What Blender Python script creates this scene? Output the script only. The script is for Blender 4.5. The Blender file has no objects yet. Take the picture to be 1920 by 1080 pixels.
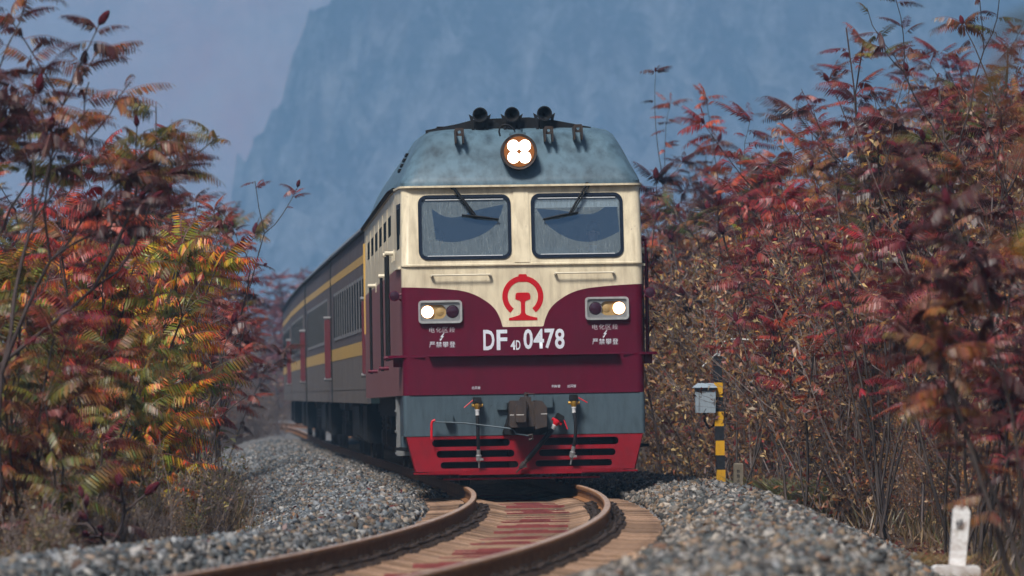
import bpy, math, random
import numpy as np
from mathutils import Vector, Matrix, Euler
from mathutils.geometry import tessellate_polygon

scene = bpy.context.scene
COL = scene.collection
R = math.radians

# ------------------------------------------------------------------ camera, sky, sun, exposure
CAM_Z = 0.93
F_PX, HOR, CX0 = 11760.0, 781.0, 960.0          # focal length in pixels of a 1920 wide frame, horizon row
cam_d = bpy.data.cameras.new('camera')
cam = bpy.data.objects.new('camera', cam_d); COL.objects.link(cam)
cam.location = (0, 0, CAM_Z)
cam.rotation_euler = (R(90) + math.atan((HOR - 540) / F_PX), 0, 0)
cam_d.sensor_width = 36.0
cam_d.lens = F_PX / 1920 * 36
cam_d.clip_start = 0.5; cam_d.clip_end = 9000
cam_d.dof.use_dof = True
cam_d.dof.focus_distance = 83.0
cam_d.dof.aperture_fstop = 3.6
scene.camera = cam

SUN_EL, SUN_AZ = 52.0, 205.0                    # degrees; azimuth clockwise from +Y
world = bpy.data.worlds.new('World'); scene.world = world; world.use_nodes = True
wn = world.node_tree
bg = wn.nodes['Background']
sky_t = wn.nodes.new('ShaderNodeTexSky'); sky_t.sky_type = 'NISHITA'; sky_t.sun_disc = False
sky_t.sun_elevation = R(SUN_EL); sky_t.sun_rotation = R(SUN_AZ)
sky_t.air_density = 1.0; sky_t.dust_density = 2.5; sky_t.ozone_density = 1.5
wn.links.new(sky_t.outputs['Color'], bg.inputs['Color'])
bg.inputs['Strength'].default_value = 0.06
sun_d = bpy.data.lights.new('sun', 'SUN'); sun_d.energy = 4.5; sun_d.angle = R(14); sun_d.color = (1.0, 0.95, 0.88)
sun = bpy.data.objects.new('sun', sun_d); COL.objects.link(sun)
_d = Vector((math.sin(R(SUN_AZ)) * math.cos(R(SUN_EL)), math.cos(R(SUN_AZ)) * math.cos(R(SUN_EL)), math.sin(R(SUN_EL))))
sun.rotation_euler = _d.to_track_quat('Z', 'Y').to_euler()

scene.view_settings.view_transform = 'Standard'
scene.view_settings.look = 'None'
scene.view_settings.exposure = 0.22
scene.view_settings.gamma = 1.0
scene.view_settings.use_curve_mapping = False
scene.render.engine = 'CYCLES'
cy = scene.cycles
cy.use_denoising = True
cy.max_bounces = 5; cy.diffuse_bounces = 2; cy.glossy_bounces = 2; cy.transmission_bounces = 2
cy.transparent_max_bounces = 6; cy.volume_bounces = 1
cy.sample_clamp_indirect = 4.0
cy.use_adaptive_sampling = True; cy.adaptive_threshold = 0.03

HAZE_DENSITY = 0.00033
HAZE_COLOR = (0.36, 0.645, 1.0)

# ------------------------------------------------------------------ materials
MATS = {}
def node_mat(name):
    m = bpy.data.materials.new(name); m.use_nodes = True
    nt = m.node_tree
    nt.nodes['Principled BSDF'].inputs['Specular IOR Level'].default_value = .2
    return m, nt, nt.nodes['Principled BSDF'], nt.nodes['Material Output']

def N(nt, typ, **kw):
    n = nt.nodes.new(typ)
    for k, v in kw.items(): setattr(n, k, v)
    return n

def mixrgb(nt, a, b, f, mode='MIX'):
    n = nt.nodes.new('ShaderNodeMix'); n.data_type = 'RGBA'; n.blend_type = mode
    for sock, val in ((n.inputs[0], f), (n.inputs[6], a), (n.inputs[7], b)):
        if isinstance(val, bpy.types.NodeSocket): nt.links.new(val, sock)
        elif isinstance(val, (int, float)): sock.default_value = val
        else: sock.default_value = tuple(val) + ((1,) if len(val) == 3 else ())
    return n.outputs[2]

def math_n(nt, op, a, b=None, clamp=False):
    n = nt.nodes.new('ShaderNodeMath'); n.operation = op; n.use_clamp = clamp
    for sock, val in ((n.inputs[0], a), (n.inputs[1], b)):
        if val is None: continue
        if isinstance(val, bpy.types.NodeSocket): nt.links.new(val, sock)
        else: sock.default_value = val
    return n.outputs[0]

def ramp(nt, fac, stops, interp='LINEAR'):
    n = nt.nodes.new('ShaderNodeValToRGB'); cr = n.color_ramp; cr.interpolation = interp
    while len(cr.elements) < len(stops): cr.elements.new(0.5)
    for e, (p, c) in zip(cr.elements, stops):
        e.position = p; e.color = tuple(c) + ((1,) if len(c) == 3 else ())
    nt.links.new(fac, n.inputs[0])
    return n.outputs[0]

def noise(nt, scale, detail=4, rough=.6, stretch=(1, 1, 1), coord='Object'):
    tc = nt.nodes.new('ShaderNodeTexCoord'); mp = nt.nodes.new('ShaderNodeMapping')
    mp.inputs['Scale'].default_value = stretch
    nt.links.new(tc.outputs[coord], mp.inputs[0])
    n = nt.nodes.new('ShaderNodeTexNoise'); n.inputs['Scale'].default_value = scale
    n.inputs['Detail'].default_value = detail; n.inputs['Roughness'].default_value = rough
    nt.links.new(mp.outputs[0], n.inputs['Vector'])
    return n.outputs['Fac']

def weather(nt, color, dirt, amount, scale=3.0, streak=5.0, spots=True):
    """colour with soft vertical grime streaks and small chips"""
    a = noise(nt, scale, 5, .65, (streak, streak, 1))
    f = ramp(nt, a, [(.42, (0, 0, 0)), (.75, (1, 1, 1))])
    c = mixrgb(nt, color, dirt, math_n(nt, 'MULTIPLY', f, amount))
    b = noise(nt, 1.3, 3, .5)
    c = mixrgb(nt, c, dirt, math_n(nt, 'MULTIPLY', ramp(nt, b, [(.45, (0, 0, 0)), (.8, (1, 1, 1))]), amount * .8))
    if spots:
        s = noise(nt, 26, 3, .6)
        c = mixrgb(nt, c, dirt, math_n(nt, 'MULTIPLY', ramp(nt, s, [(.66, (0, 0, 0)), (.72, (1, 1, 1))]), .55))
    return c

def pmat(name, col, rough=.5, metal=0., dirt=(.06, .05, .045), amount=.35, scale=3., streak=4., spots=True, bump=0., bscale=60., spec=.2):
    if name in MATS: return MATS[name]
    m, nt, p, out = node_mat(name)
    c = weather(nt, col, dirt, amount, scale, streak, spots) if amount else None
    if c is None: p.inputs['Base Color'].default_value = (*col, 1)
    else: nt.links.new(c, p.inputs['Base Color'])
    rn = noise(nt, scale * 3, 3)
    nt.links.new(math_n(nt, 'ADD', math_n(nt, 'MULTIPLY', rn, .25), rough - .12), p.inputs['Roughness'])
    p.inputs['Metallic'].default_value = metal
    p.inputs['Specular IOR Level'].default_value = spec
    if bump:
        b = N(nt, 'ShaderNodeBump'); b.inputs['Strength'].default_value = bump; b.inputs['Distance'].default_value = .01
        nt.links.new(noise(nt, bscale, 4), b.inputs['Height']); nt.links.new(b.outputs[0], p.inputs['Normal'])
    MATS[name] = m
    return m

def emit(name, col, rim, strength):
    """lit lens: white-hot in the middle, warm toward the rim of the glass"""
    m, nt, p, out = node_mat(name)
    tc = N(nt, 'ShaderNodeTexCoord'); sx = N(nt, 'ShaderNodeSeparateXYZ'); nt.links.new(tc.outputs['Normal'], sx.inputs[0])
    f = math_n(nt, 'ABSOLUTE', sx.outputs['Y'])
    c = ramp(nt, f, [(.35, rim), (.93, col)]); st = ramp(nt, f, [(.3, (.10, .10, .10)), (.95, (1, 1, 1))])
    nt.links.new(c, p.inputs['Base Color']); nt.links.new(c, p.inputs['Emission Color'])
    nt.links.new(math_n(nt, 'MULTIPLY', st, strength), p.inputs['Emission Strength'])
    MATS[name] = m
    return m

CREAM = (.70, .615, .445); MAROON = (.092, .0004, .017)
def loco_paint():
    m, nt, p, out = node_mat('loco_paint')
    tc = N(nt, 'ShaderNodeTexCoord'); sx = N(nt, 'ShaderNodeSeparateXYZ')
    nt.links.new(tc.outputs['Object'], sx.inputs[0])
    ax = math_n(nt, 'ABSOLUTE', sx.outputs['X'])
    fc = N(nt, 'ShaderNodeFloatCurve')
    pts = [(0, .138), (.262, .138), (.275, .145), (.31, .262), (.388, .397), (.529, .513), (.666, .585), (.805, .628), (1.036, .658), (1.41, .682), (1.72, .69)]
    cv = fc.mapping.curves[0]
    cv.points[0].location = (pts[0][0] / 1.72, pts[0][1]); cv.points[1].location = (1, pts[-1][1])
    for x, y in pts[1:-1]: cv.points.new(x / 1.72, y)
    for q in cv.points:
        if q.location[0] < .17: q.handle_type = 'VECTOR'
    fc.mapping.update()
    nt.links.new(math_n(nt, 'DIVIDE', ax, 1.72), fc.inputs['Value'])
    zb = math_n(nt, 'ADD', fc.outputs[0], 2.0)
    # on the side walls the line runs higher and level
    side = math_n(nt, 'GREATER_THAN', sx.outputs['Y'], .12)
    zb2 = math_n(nt, 'ADD', math_n(nt, 'MULTIPLY', side, math_n(nt, 'SUBTRACT', 2.94, zb)), zb)
    up = math_n(nt, 'GREATER_THAN', sx.outputs['Z'], zb2)
    cre = weather(nt, CREAM, (.27, .21, .14), .55, 2.2, 5.0)
    mar = weather(nt, MAROON, (.05, .004, .012), .5, 2.0, 3.0, False)
    # road dust sits on the flanks of the engine
    dust = mixrgb(nt, mar, (.30, .16, .16), math_n(nt, 'MULTIPLY', side, .55))
    nt.links.new(mixrgb(nt, dust, cre, up), p.inputs['Base Color'])
    p.inputs['Roughness'].default_value = .42; p.inputs['Specular IOR Level'].default_value = .28
    b = N(nt, 'ShaderNodeBump'); b.inputs['Strength'].default_value = .08; b.inputs['Distance'].default_value = .01
    nt.links.new(noise(nt, 2.5, 3), b.inputs['Height']); nt.links.new(b.outputs[0], p.inputs['Normal'])
    MATS['loco_paint'] = m
    return m
loco_paint()
pmat('cream', CREAM, .45, 0, (.27, .21, .14), .55, 2.2, 5.)
pmat('cream_plain', (.66, .60, .46), .45, 0, (.25, .2, .14), .3, 6, 1)
pmat('maroon', (.10, .002, .02), .4, 0, (.05, .01, .02), .4, 3, 2, False)
pmat('maroon_dusty', (.11, .02, .03), .55, 0, (.10, .05, .05), .4, 3, 2, False)
pmat('hood_blue', (.085, .145, .19), .5, 0, (.018, .03, .042), .85, 2.6, 2.2, spec=.35)
pmat('beam_grey', (.062, .092, .115), .5, 0, (.025, .035, .042), .5, 3, 6)
pmat('skirt_red', (.21, .0025, .010), .42, 0, (.09, .006, .01), .6, 4, 2)
pmat('black_metal', (.010, .011, .013), .6, .0, (.024, .021, .02), .5, 8, 1, spec=.12)
pmat('dark_iron', (.045, .036, .034), .6, .2, (.09, .06, .045), .5, 9, 1, bump=.3)
pmat('rubber', (.010, .010, .012), .6, 0, (.025, .024, .023), .3, 20, 1, False, spec=.12)
pmat('grey_metal', (.30, .31, .32), .38, .5, (.12, .11, .10), .4, 12, 1)
pmat('lamp_frame', (.46, .47, .47), .4, .35, (.18, .17, .16), .5, 14, 1)
pmat('brass', (.50, .30, .06), .38, .6, (.15, .09, .03), .4, 20, 1)
pmat('white_fit', (.62, .64, .66), .5, 0, (.3, .3, .3), .3, 20, 1)
pmat('red_paint', (.55, .012, .025), .4, 0, (.2, .01, .02), .3, 14, 1, False)
pmat('emblem_red', (.46, .004, .012), .45, 0, (.3, .02, .02), .2, 6, 1, False)
pmat('letter_white', (.62, .67, .74), .5, 0, (.35, .33, .36), .3, 14, 1, False)
pmat('letter_faint', (.50, .46, .50), .55, 0, (.2, .12, .15), .5, 30, 1, False)
pmat('letter_black', (.02, .02, .025), .6, 0, (.1, .1, .1), .3, 30, 1, False)
pmat('gasket', (.006, .011, .024), .5, 0, (.012, .018, .03), .3, 12, 1, False, spec=.12)
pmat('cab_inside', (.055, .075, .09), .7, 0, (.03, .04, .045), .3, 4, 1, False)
pmat('blind', (.70, .72, .68), .7, 0, (.5, .5, .46), .2, 8, 1, False)
pmat('coach_side', (.085, .072, .078), .6, 0, (.17, .145, .14), .6, .9, 9, False, spec=.05)  # olive-green body greyed: reflected haze put into its colour
pmat('coach_lower', (.12, .105, .10), .65, 0, (.20, .17, .155), .6, .9, 9, False, spec=.05)
pmat('coach_yellow', (.50, .31, .085), .5, 0, (.35, .24, .1), .4, 1.5, 6, False)
pmat('coach_roof', (.13, .135, .15), .55, 0, (.07, .07, .08), .5, 1, 1, False)
pmat('coach_end', (.012, .022, .024), .6, 0, (.02, .025, .025), .4, 3, 2, False, spec=.05)
pmat('coach_glass', (.014, .02, .026), .45, 0, (.04, .045, .05), .5, 2, 6, False, spec=.0)
pmat('window_trim', (.15, .15, .16), .5, .2, (.2, .2, .2), .4, 6, 1, False)
pmat('steel_wheel', (.06, .05, .045), .5, .4, (.1, .07, .05), .5, 6, 1)
pmat('concrete_post', (.34, .29, .22), .85, 0, (.18, .16, .12), .5, 14, 3, bump=.3)
pmat('post_white', (.72, .72, .72), .75, 0, (.26, .18, .14), .85, 22, .4, bump=.4)
pmat('post_yellow', (.62, .33, .015), .55, 0, (.25, .15, .04), .35, 16, 2)
pmat('post_black', (.012, .013, .018), .55, 0, (.05, .05, .05), .35, 16, 2)
pmat('box_grey', (.27, .33, .39), .5, 0, (.15, .17, .19), .4, 9, 4)
pmat('pipe_white', (.7, .7, .7), .5, 0, (.4, .38, .35), .4, 12, 1)
pmat('skin', (.36, .19, .13), .55, 0, (.25, .11, .08), .2, 10, 1, False)
pmat('uniform', (.022, .026, .045), .8, 0, (.03, .03, .05), .3, 20, 1, False)
pmat('shirt', (.65, .67, .70), .8, 0, (.5, .5, .5), .2, 20, 1, False)
pmat('hair', (.012, .010, .010), .6, 0, (.03, .025, .02), .3, 30, 1, False)
pmat('bark', (.055, .042, .038), .85, 0, (.11, .09, .085), .6, 7, 1, True, .5, 40)
pmat('twig', (.12, .09, .08), .85, 0, (.32, .265, .25), .8, 2.5, 1, False)
pmat('twig_dark', (.05, .036, .036), .85, 0, (.10, .075, .07), .7, 3, 1, False)
emit('lamp_lit', (1.0, .90, .74), (1.0, .42, .08), 8.0)
emit('lamp_lit_low', (1.0, .86, .62), (1.0, .45, .10), 5.0)

def lens_mat(name, col, rough):
    m, nt, p, o = node_mat(name)
    p.inputs['Base Color'].default_value = (*col, 1); p.inputs['Roughness'].default_value = rough
    p.inputs['Coat Weight'].default_value = .6; MATS[name] = m
lens_mat('lens_dark', (.035, .012, .025), .15)
lens_mat('amber', (.36, .24, .10), .35)
lens_mat('lamp_well', (.30, .10, .02), .35)

def glass_mat(name, dust, gloss, tint):
    m, nt, p, out = node_mat(name)
    tr = N(nt, 'ShaderNodeBsdfTransparent'); tr.inputs[0].default_value = (.72, .82, .92, 1)
    gl = N(nt, 'ShaderNodeBsdfGlossy'); gl.inputs['Roughness'].default_value = .06; gl.inputs['Color'].default_value = (*tint, 1)
    df = N(nt, 'ShaderNodeBsdfDiffuse')
    a = noise(nt, 9, 6, .75, (7, 7, .35))
    c = ramp(nt, a, [(.3, (.10, .13, .15)), (.55, (.19, .24, .27)), (.75, (.30, .33, .34))])
    nt.links.new(c, df.inputs[0])
    mx = N(nt, 'ShaderNodeMixShader'); mx.inputs[0].default_value = gloss
    nt.links.new(tr.outputs[0], mx.inputs[1]); nt.links.new(gl.outputs[0], mx.inputs[2])
    m2 = N(nt, 'ShaderNodeMixShader')
    f = math_n(nt, 'MULTIPLY', ramp(nt, noise(nt, 5, 5, .7, (5, 5, .4)), [(.25, (.55, .55, .55)), (.7, (1, 1, 1))]), dust)
    nt.links.new(f, m2.inputs[0]); nt.links.new(mx.outputs[0], m2.inputs[1]); nt.links.new(df.outputs[0], m2.inputs[2])
    nt.links.new(m2.outputs[0], out.inputs['Surface']); MATS[name] = m
glass_mat('glass_dusty', .62, .16, (.75, .88, 1.0))
glass_mat('glass_wiped', .12, .22, (.40, .68, 1.0))

def leaf_mat(name='leaf', trans=.35):
    m, nt, p, out = node_mat(name)
    at = N(nt, 'ShaderNodeAttribute', attribute_name='col')
    oi = N(nt, 'ShaderNodeObjectInfo')
    hs = N(nt, 'ShaderNodeHueSaturation')
    hs.inputs['Saturation'].default_value = 1.0
    nt.links.new(at.outputs['Color'], hs.inputs['Color'])
    nt.links.new(math_n(nt, 'ADD', math_n(nt, 'MULTIPLY', oi.outputs['Random'], .5), .75), hs.inputs['Value'])
    nt.links.new(math_n(nt, 'ADD', math_n(nt, 'MULTIPLY', oi.outputs['Random'], .03), .485), hs.inputs['Hue'])
    df = N(nt, 'ShaderNodeBsdfDiffuse'); tl = N(nt, 'ShaderNodeBsdfTranslucent'); gl = N(nt, 'ShaderNodeBsdfGlossy')
    gl.inputs['Roughness'].default_value = .45; gl.inputs['Color'].default_value = (1, 1, 1, 1)
    for s in (df, tl): nt.links.new(hs.outputs[0], s.inputs[0])
    a = N(nt, 'ShaderNodeMixShader'); a.inputs[0].default_value = trans
    nt.links.new(df.outputs[0], a.inputs[1]); nt.links.new(tl.outputs[0], a.inputs[2])
    b = N(nt, 'ShaderNodeMixShader'); b.inputs[0].default_value = .03
    nt.links.new(a.outputs[0], b.inputs[1]); nt.links.new(gl.outputs[0], b.inputs[2])
    nt.links.new(b.outputs[0], out.inputs['Surface']); MATS[name] = m
leaf_mat()

def stone_mat():
    m, nt, p, out = node_mat('stone')
    at = N(nt, 'ShaderNodeAttribute', attribute_name='col')
    c = mixrgb(nt, at.outputs['Color'], (.05, .045, .04), math_n(nt, 'MULTIPLY', ramp(nt, noise(nt, 40, 4), [(.4, (0, 0, 0)), (.7, (1, 1, 1))]), .45))
    nt.links.new(c, p.inputs['Base Color']); p.inputs['Roughness'].default_value = .8
    MATS['stone'] = m
stone_mat()

def ballast_mat():
    m, nt, p, out = node_mat('ballast_fill')
    v = N(nt, 'ShaderNodeTexVoronoi'); v.inputs['Scale'].default_value = 20
    tc = N(nt, 'ShaderNodeTexCoord'); nt.links.new(tc.outputs['Object'], v.inputs['Vector'])
    sp = N(nt, 'ShaderNodeSeparateColor'); nt.links.new(v.outputs['Color'], sp.inputs[0])
    c = ramp(nt, sp.outputs[0], [(0, (.05, .05, .055)), (.4, (.12, .12, .125)), (.7, (.19, .17, .15)), (1, (.30, .30, .31))])
    nt.links.new(c, p.inputs['Base Color']); p.inputs['Roughness'].default_value = .9
    b = N(nt, 'ShaderNodeBump'); b.inputs['Distance'].default_value = .05; b.invert = True
    nt.links.new(v.outputs['Distance'], b.inputs['Height']); nt.links.new(b.outputs[0], p.inputs['Normal'])
    MATS['ballast_fill'] = m
ballast_mat()

def ground_mat():
    m, nt, p, out = node_mat('ground_litter')
    a = noise(nt, .9, 6, .7); b_ = noise(nt, 14, 5, .75)
    c = ramp(nt, b_, [(.25, (.035, .024, .02)), (.5, (.085, .055, .04)), (.7, (.15, .10, .065)), (.85, (.22, .16, .10))])
    g = ramp(nt, a, [(.52, (0, 0, 0)), (.68, (1, 1, 1))])
    c2 = mixrgb(nt, c, (.055, .065, .025), math_n(nt, 'MULTIPLY', g, .6))
    nt.links.new(c2, p.inputs['Base Color']); p.inputs['Roughness'].default_value = .95
    b = N(nt, 'ShaderNodeBump'); b.inputs['Distance'].default_value = .06
    nt.links.new(b_, b.inputs['Height']); nt.links.new(b.outputs[0], p.inputs['Normal'])
    MATS['ground_litter'] = m
ground_mat()

def concrete_mat(name, c0, c1, c2, vary=.4):
    m, nt, p, out = node_mat(name)
    a = noise(nt, 6, 6, .7, (1, 1, 1)); oi = N(nt, 'ShaderNodeObjectInfo')
    c = ramp(nt, a, [(.3, c0), (.55, c1), (.8, c2)])
    hs = N(nt, 'ShaderNodeHueSaturation'); nt.links.new(c, hs.inputs['Color'])
    nt.links.new(math_n(nt, 'ADD', math_n(nt, 'MULTIPLY', oi.outputs['Random'], vary), 1 - vary * .6), hs.inputs['Value'])
    nt.links.new(hs.outputs[0], p.inputs['Base Color']); p.inputs['Roughness'].default_value = .85
    b = N(nt, 'ShaderNodeBump'); b.inputs['Distance'].default_value = .01; b.inputs['Strength'].default_value = .5
    nt.links.new(noise(nt, 40, 5), b.inputs['Height']); nt.links.new(b.outputs[0], p.inputs['Normal'])
    MATS[name] = m
concrete_mat('sleeper_concrete', (.20, .115, .075), (.36, .225, .145), (.48, .33, .225), .9)
concrete_mat('sleeper_red', (.12, .028, .03), (.20, .05, .048), (.32, .13, .11))
concrete_mat('rail_rust', (.12, .05, .02), (.22, .10, .04), (.32, .16, .07))
concrete_mat('clip_iron', (.018, .014, .013), (.04, .028, .024), (.07, .05, .04))
def rail_top_mat():
    m, nt, p, out = node_mat('rail_top')
    c = ramp(nt, noise(nt, 3, 5, .7, (6, .5, 6)), [(.3, (.30, .18, .13)), (.6, (.52, .36, .26)), (.8, (.68, .52, .40))])
    nt.links.new(c, p.inputs['Base Color']); p.inputs['Roughness'].default_value = .42; p.inputs['Metallic'].default_value = .35
    MATS['rail_top'] = m
rail_top_mat()

def mountain_mat(name, forest, forest2, rock, warm, wamt, scale, painted_mist_h=160.):
    m, nt, p, out = node_mat(name)
    a = noise(nt, scale, 8, .72, (1, 1, .25))            # vertical rock streaks
    b_ = noise(nt, scale * .5, 5, .65)
    c_ = noise(nt, scale * 4, 7, .8)                     # crowns of the woods
    f = mixrgb(nt, forest, forest2, ramp(nt, c_, [(.38, (0, 0, 0)), (.62, (1, 1, 1))]))
    f = mixrgb(nt, f, warm, math_n(nt, 'MULTIPLY', ramp(nt, b_, [(.40, (0, 0, 0)), (.66, (1, 1, 1))]), wamt))
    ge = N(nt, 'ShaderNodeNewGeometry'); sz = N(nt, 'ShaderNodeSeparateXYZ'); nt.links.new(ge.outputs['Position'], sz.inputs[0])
    low = math_n(nt, 'MULTIPLY', math_n(nt, 'SUBTRACT', 1.0, math_n(nt, 'DIVIDE', sz.outputs['Z'], painted_mist_h), True), .2)   # paler low down, darker above: mist glow and dimmed top painted into colour
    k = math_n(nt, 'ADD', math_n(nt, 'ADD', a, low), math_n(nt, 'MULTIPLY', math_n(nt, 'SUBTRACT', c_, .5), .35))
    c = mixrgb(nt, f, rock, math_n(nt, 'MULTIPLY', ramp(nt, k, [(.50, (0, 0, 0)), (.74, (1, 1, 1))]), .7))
    nt.links.new(c, p.inputs['Base Color']); p.inputs['Roughness'].default_value = 1.0
    p.inputs['Specular IOR Level'].default_value = 0
    b = N(nt, 'ShaderNodeBump'); b.inputs['Distance'].default_value = 9.0
    nt.links.new(c_, b.inputs['Height']); nt.links.new(b.outputs[0], p.inputs['Normal'])
    MATS[name] = m
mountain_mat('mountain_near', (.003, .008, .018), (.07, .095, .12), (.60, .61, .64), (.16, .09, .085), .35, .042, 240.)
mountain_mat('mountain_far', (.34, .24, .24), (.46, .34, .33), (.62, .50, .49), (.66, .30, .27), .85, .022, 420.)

# ------------------------------------------------------------------ helpers
def obj(name, me, parent=None, mats=None, loc=None, rot=None, smooth=False):
    if mats:
        for m in mats: me.materials.append(MATS[m] if isinstance(m, str) else m)
    if smooth: me.polygons.foreach_set('use_smooth', [True] * len(me.polygons))
    o = bpy.data.objects.new(name, me); COL.objects.link(o)
    if parent is not None: o.parent = parent
    if loc is not None: o.location = loc
    if rot is not None: o.rotation_euler = rot
    return o

def tag(o, label=None, cat=None, group=None, kind=None):
    if label: o['label'] = label
    if cat: o['category'] = cat
    if group: o['group'] = group
    if kind: o['kind'] = kind
    return o

def empty(name, loc=(0, 0, 0), rz=0.):
    o = bpy.data.objects.new(name, None); COL.objects.link(o)
    o.location = loc; o.rotation_euler = (0, 0, rz); o.empty_display_size = .2
    return o

class MB:
    def __init__(s): s.v = []; s.f = []; s.m = []
    def add(s, vs, fs, mi=0, M=None):
        n = len(s.v)
        s.v += [tuple(M @ Vector(v)) if M is not None else tuple(v) for v in vs]
        s.f += [tuple(i + n for i in f) for f in fs]; s.m += [mi] * len(fs)
        return s
    def box(s, a, b, mi=0, M=None, bev=0.):
        x0, y0, z0 = a; x1, y1, z1 = b
        if bev:
            q = [(x0 + bev, z0), (x1 - bev, z0), (x1, z0 + bev), (x1, z1 - bev), (x1 - bev, z1), (x0 + bev, z1), (x0, z1 - bev), (x0, z0 + bev)]
            return s.prism(q, y0, y1, mi, M)
        vs = [(x0, y0, z0), (x1, y0, z0), (x1, y1, z0), (x0, y1, z0), (x0, y0, z1), (x1, y0, z1), (x1, y1, z1), (x0, y1, z1)]
        return s.add(vs, [(0, 3, 2, 1), (4, 5, 6, 7), (0, 1, 5, 4), (1, 2, 6, 5), (2, 3, 7, 6), (3, 0, 4, 7)], mi, M)
    def prism(s, poly, y0, y1, mi=0, M=None, holes=()):
        """2D outline in (x, z) extruded along y"""
        loops = [list(poly)] + [list(h) for h in holes]
        flat = [p for l in loops for p in l]
        tris = tessellate_polygon([[Vector((x, z, 0)) for x, z in l] for l in loops])
        n = len(flat)
        vs = [(x, y0, z) for x, z in flat] + [(x, y1, z) for x, z in flat]
        fs = [t for t in tris] + [(a + n, c + n, b + n) for a, b, c in tris]
        k = 0
        for l in loops:
            m = len(l)
            for i in range(m):
                a, b = k + i, k + (i + 1) % m
                fs.append((a, b, b + n, a + n))
            k += m
        return s.add(vs, fs, mi, M)
    def tube(s, pts, r, n=8, mi=0, cap=True, M=None):
        pts = [Vector(p) for p in pts]
        rs = r if isinstance(r, (list, tuple)) else [r] * len(pts)
        vs = []; fs = []
        up = None
        for i, p in enumerate(pts):
            t = (pts[min(i + 1, len(pts) - 1)] - pts[max(i - 1, 0)]).normalized()
            if up is None:
                up = Vector((0, 0, 1)) if abs(t.z) < .9 else Vector((1, 0, 0))
            a = t.cross(up).normalized(); b = a.cross(t).normalized(); up = b
            for k in range(n):
                w = 2 * math.pi * k / n
                vs.append(p + (a * math.cos(w) + b * math.sin(w)) * rs[i])
        for i in range(len(pts) - 1):
            for k in range(n):
                fs.append((i * n + k, i * n + (k + 1) % n, (i + 1) * n + (k + 1) % n, (i + 1) * n + k))
        if cap:
            fs.append(tuple(range(n - 1, -1, -1))); fs.append(tuple((len(pts) - 1) * n + k for k in range(n)))
        return s.add(vs, fs, mi, M)
    def lathe(s, prof, n=24, mi=0, axis='y', c=(0, 0, 0), M=None):
        """profile of (radius, along axis) revolved"""
        vs = []; fs = []
        for r, h in prof:
            for k in range(n):
                w = 2 * math.pi * k / n
                a, b = r * math.cos(w), r * math.sin(w)
                vs.append({'y': (c[0] + a, c[1] + h, c[2] + b), 'z': (c[0] + a, c[1] + b, c[2] + h), 'x': (c[0] + h, c[1] + a, c[2] + b)}[axis])
        for i in range(len(prof) - 1):
            for k in range(n):
                fs.append((i * n + k, i * n + (k + 1) % n, (i + 1) * n + (k + 1) % n, (i + 1) * n + k))
        fs.append(tuple(range(n))); fs.append(tuple((len(prof) - 1) * n + k for k in range(n)))
        return s.add(vs, fs, mi, M)
    def mesh(s, name):
        me = bpy.data.meshes.new(name); me.from_pydata(s.v, [], s.f)
        me.polygons.foreach_set('material_index', s.m); me.update()
        return me
    def build(s, name, mats, parent=None, smooth=False, recalc=True, **kw):
        me = s.mesh(name)
        if recalc:
            import bmesh
            bm = bmesh.new(); bm.from_mesh(me); bmesh.ops.recalc_face_normals(bm, faces=bm.faces)
            if smooth:
                for f in bm.faces: f.smooth = True
                for e in bm.edges:
                    if len(e.link_faces) == 2 and e.calc_face_angle(0) > .6: e.smooth = False
            bm.to_mesh(me); bm.free()
        if isinstance(mats, str): mats = [mats]
        return obj(name, me, parent, mats, **kw)

def rrect(x0, z0, x1, z1, r, n=6):
    out = []
    for cx_, cz, a0 in ((x1 - r, z0 + r, -90), (x1 - r, z1 - r, 0), (x0 + r, z1 - r, 90), (x0 + r, z0 + r, 180)):
        for k in range(n + 1):
            a = R(a0 + 90 * k / n); out.append((cx_ + r * math.cos(a), cz + r * math.sin(a)))
    return out
def circle(cx_, cz, r, n=24): return [(cx_ + r * math.cos(2 * math.pi * k / n), cz + r * math.sin(2 * math.pi * k / n)) for k in range(n)]

def mesh_np(name, v, f, col=None):
    """v (n,3), f (m,k) with k = 3 or 4, col (n,3) per vertex"""
    me = bpy.data.meshes.new(name)
    v = np.asarray(v, np.float32); f = np.asarray(f, np.int32)
    me.vertices.add(len(v)); me.vertices.foreach_set('co', v.ravel())
    k = f.shape[1]
    me.loops.add(f.size); me.loops.foreach_set('vertex_index', f.ravel())
    me.polygons.add(len(f)); me.polygons.foreach_set('loop_start', np.arange(0, f.size, k, dtype=np.int32))
    me.update(calc_edges=True)
    if col is not None:
        a = me.color_attributes.new('col', 'FLOAT_COLOR', 'POINT')
        c = np.ones((len(v), 4), np.float32); c[:, :3] = col
        a.data.foreach_set('color', c.ravel())
    return me

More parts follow.
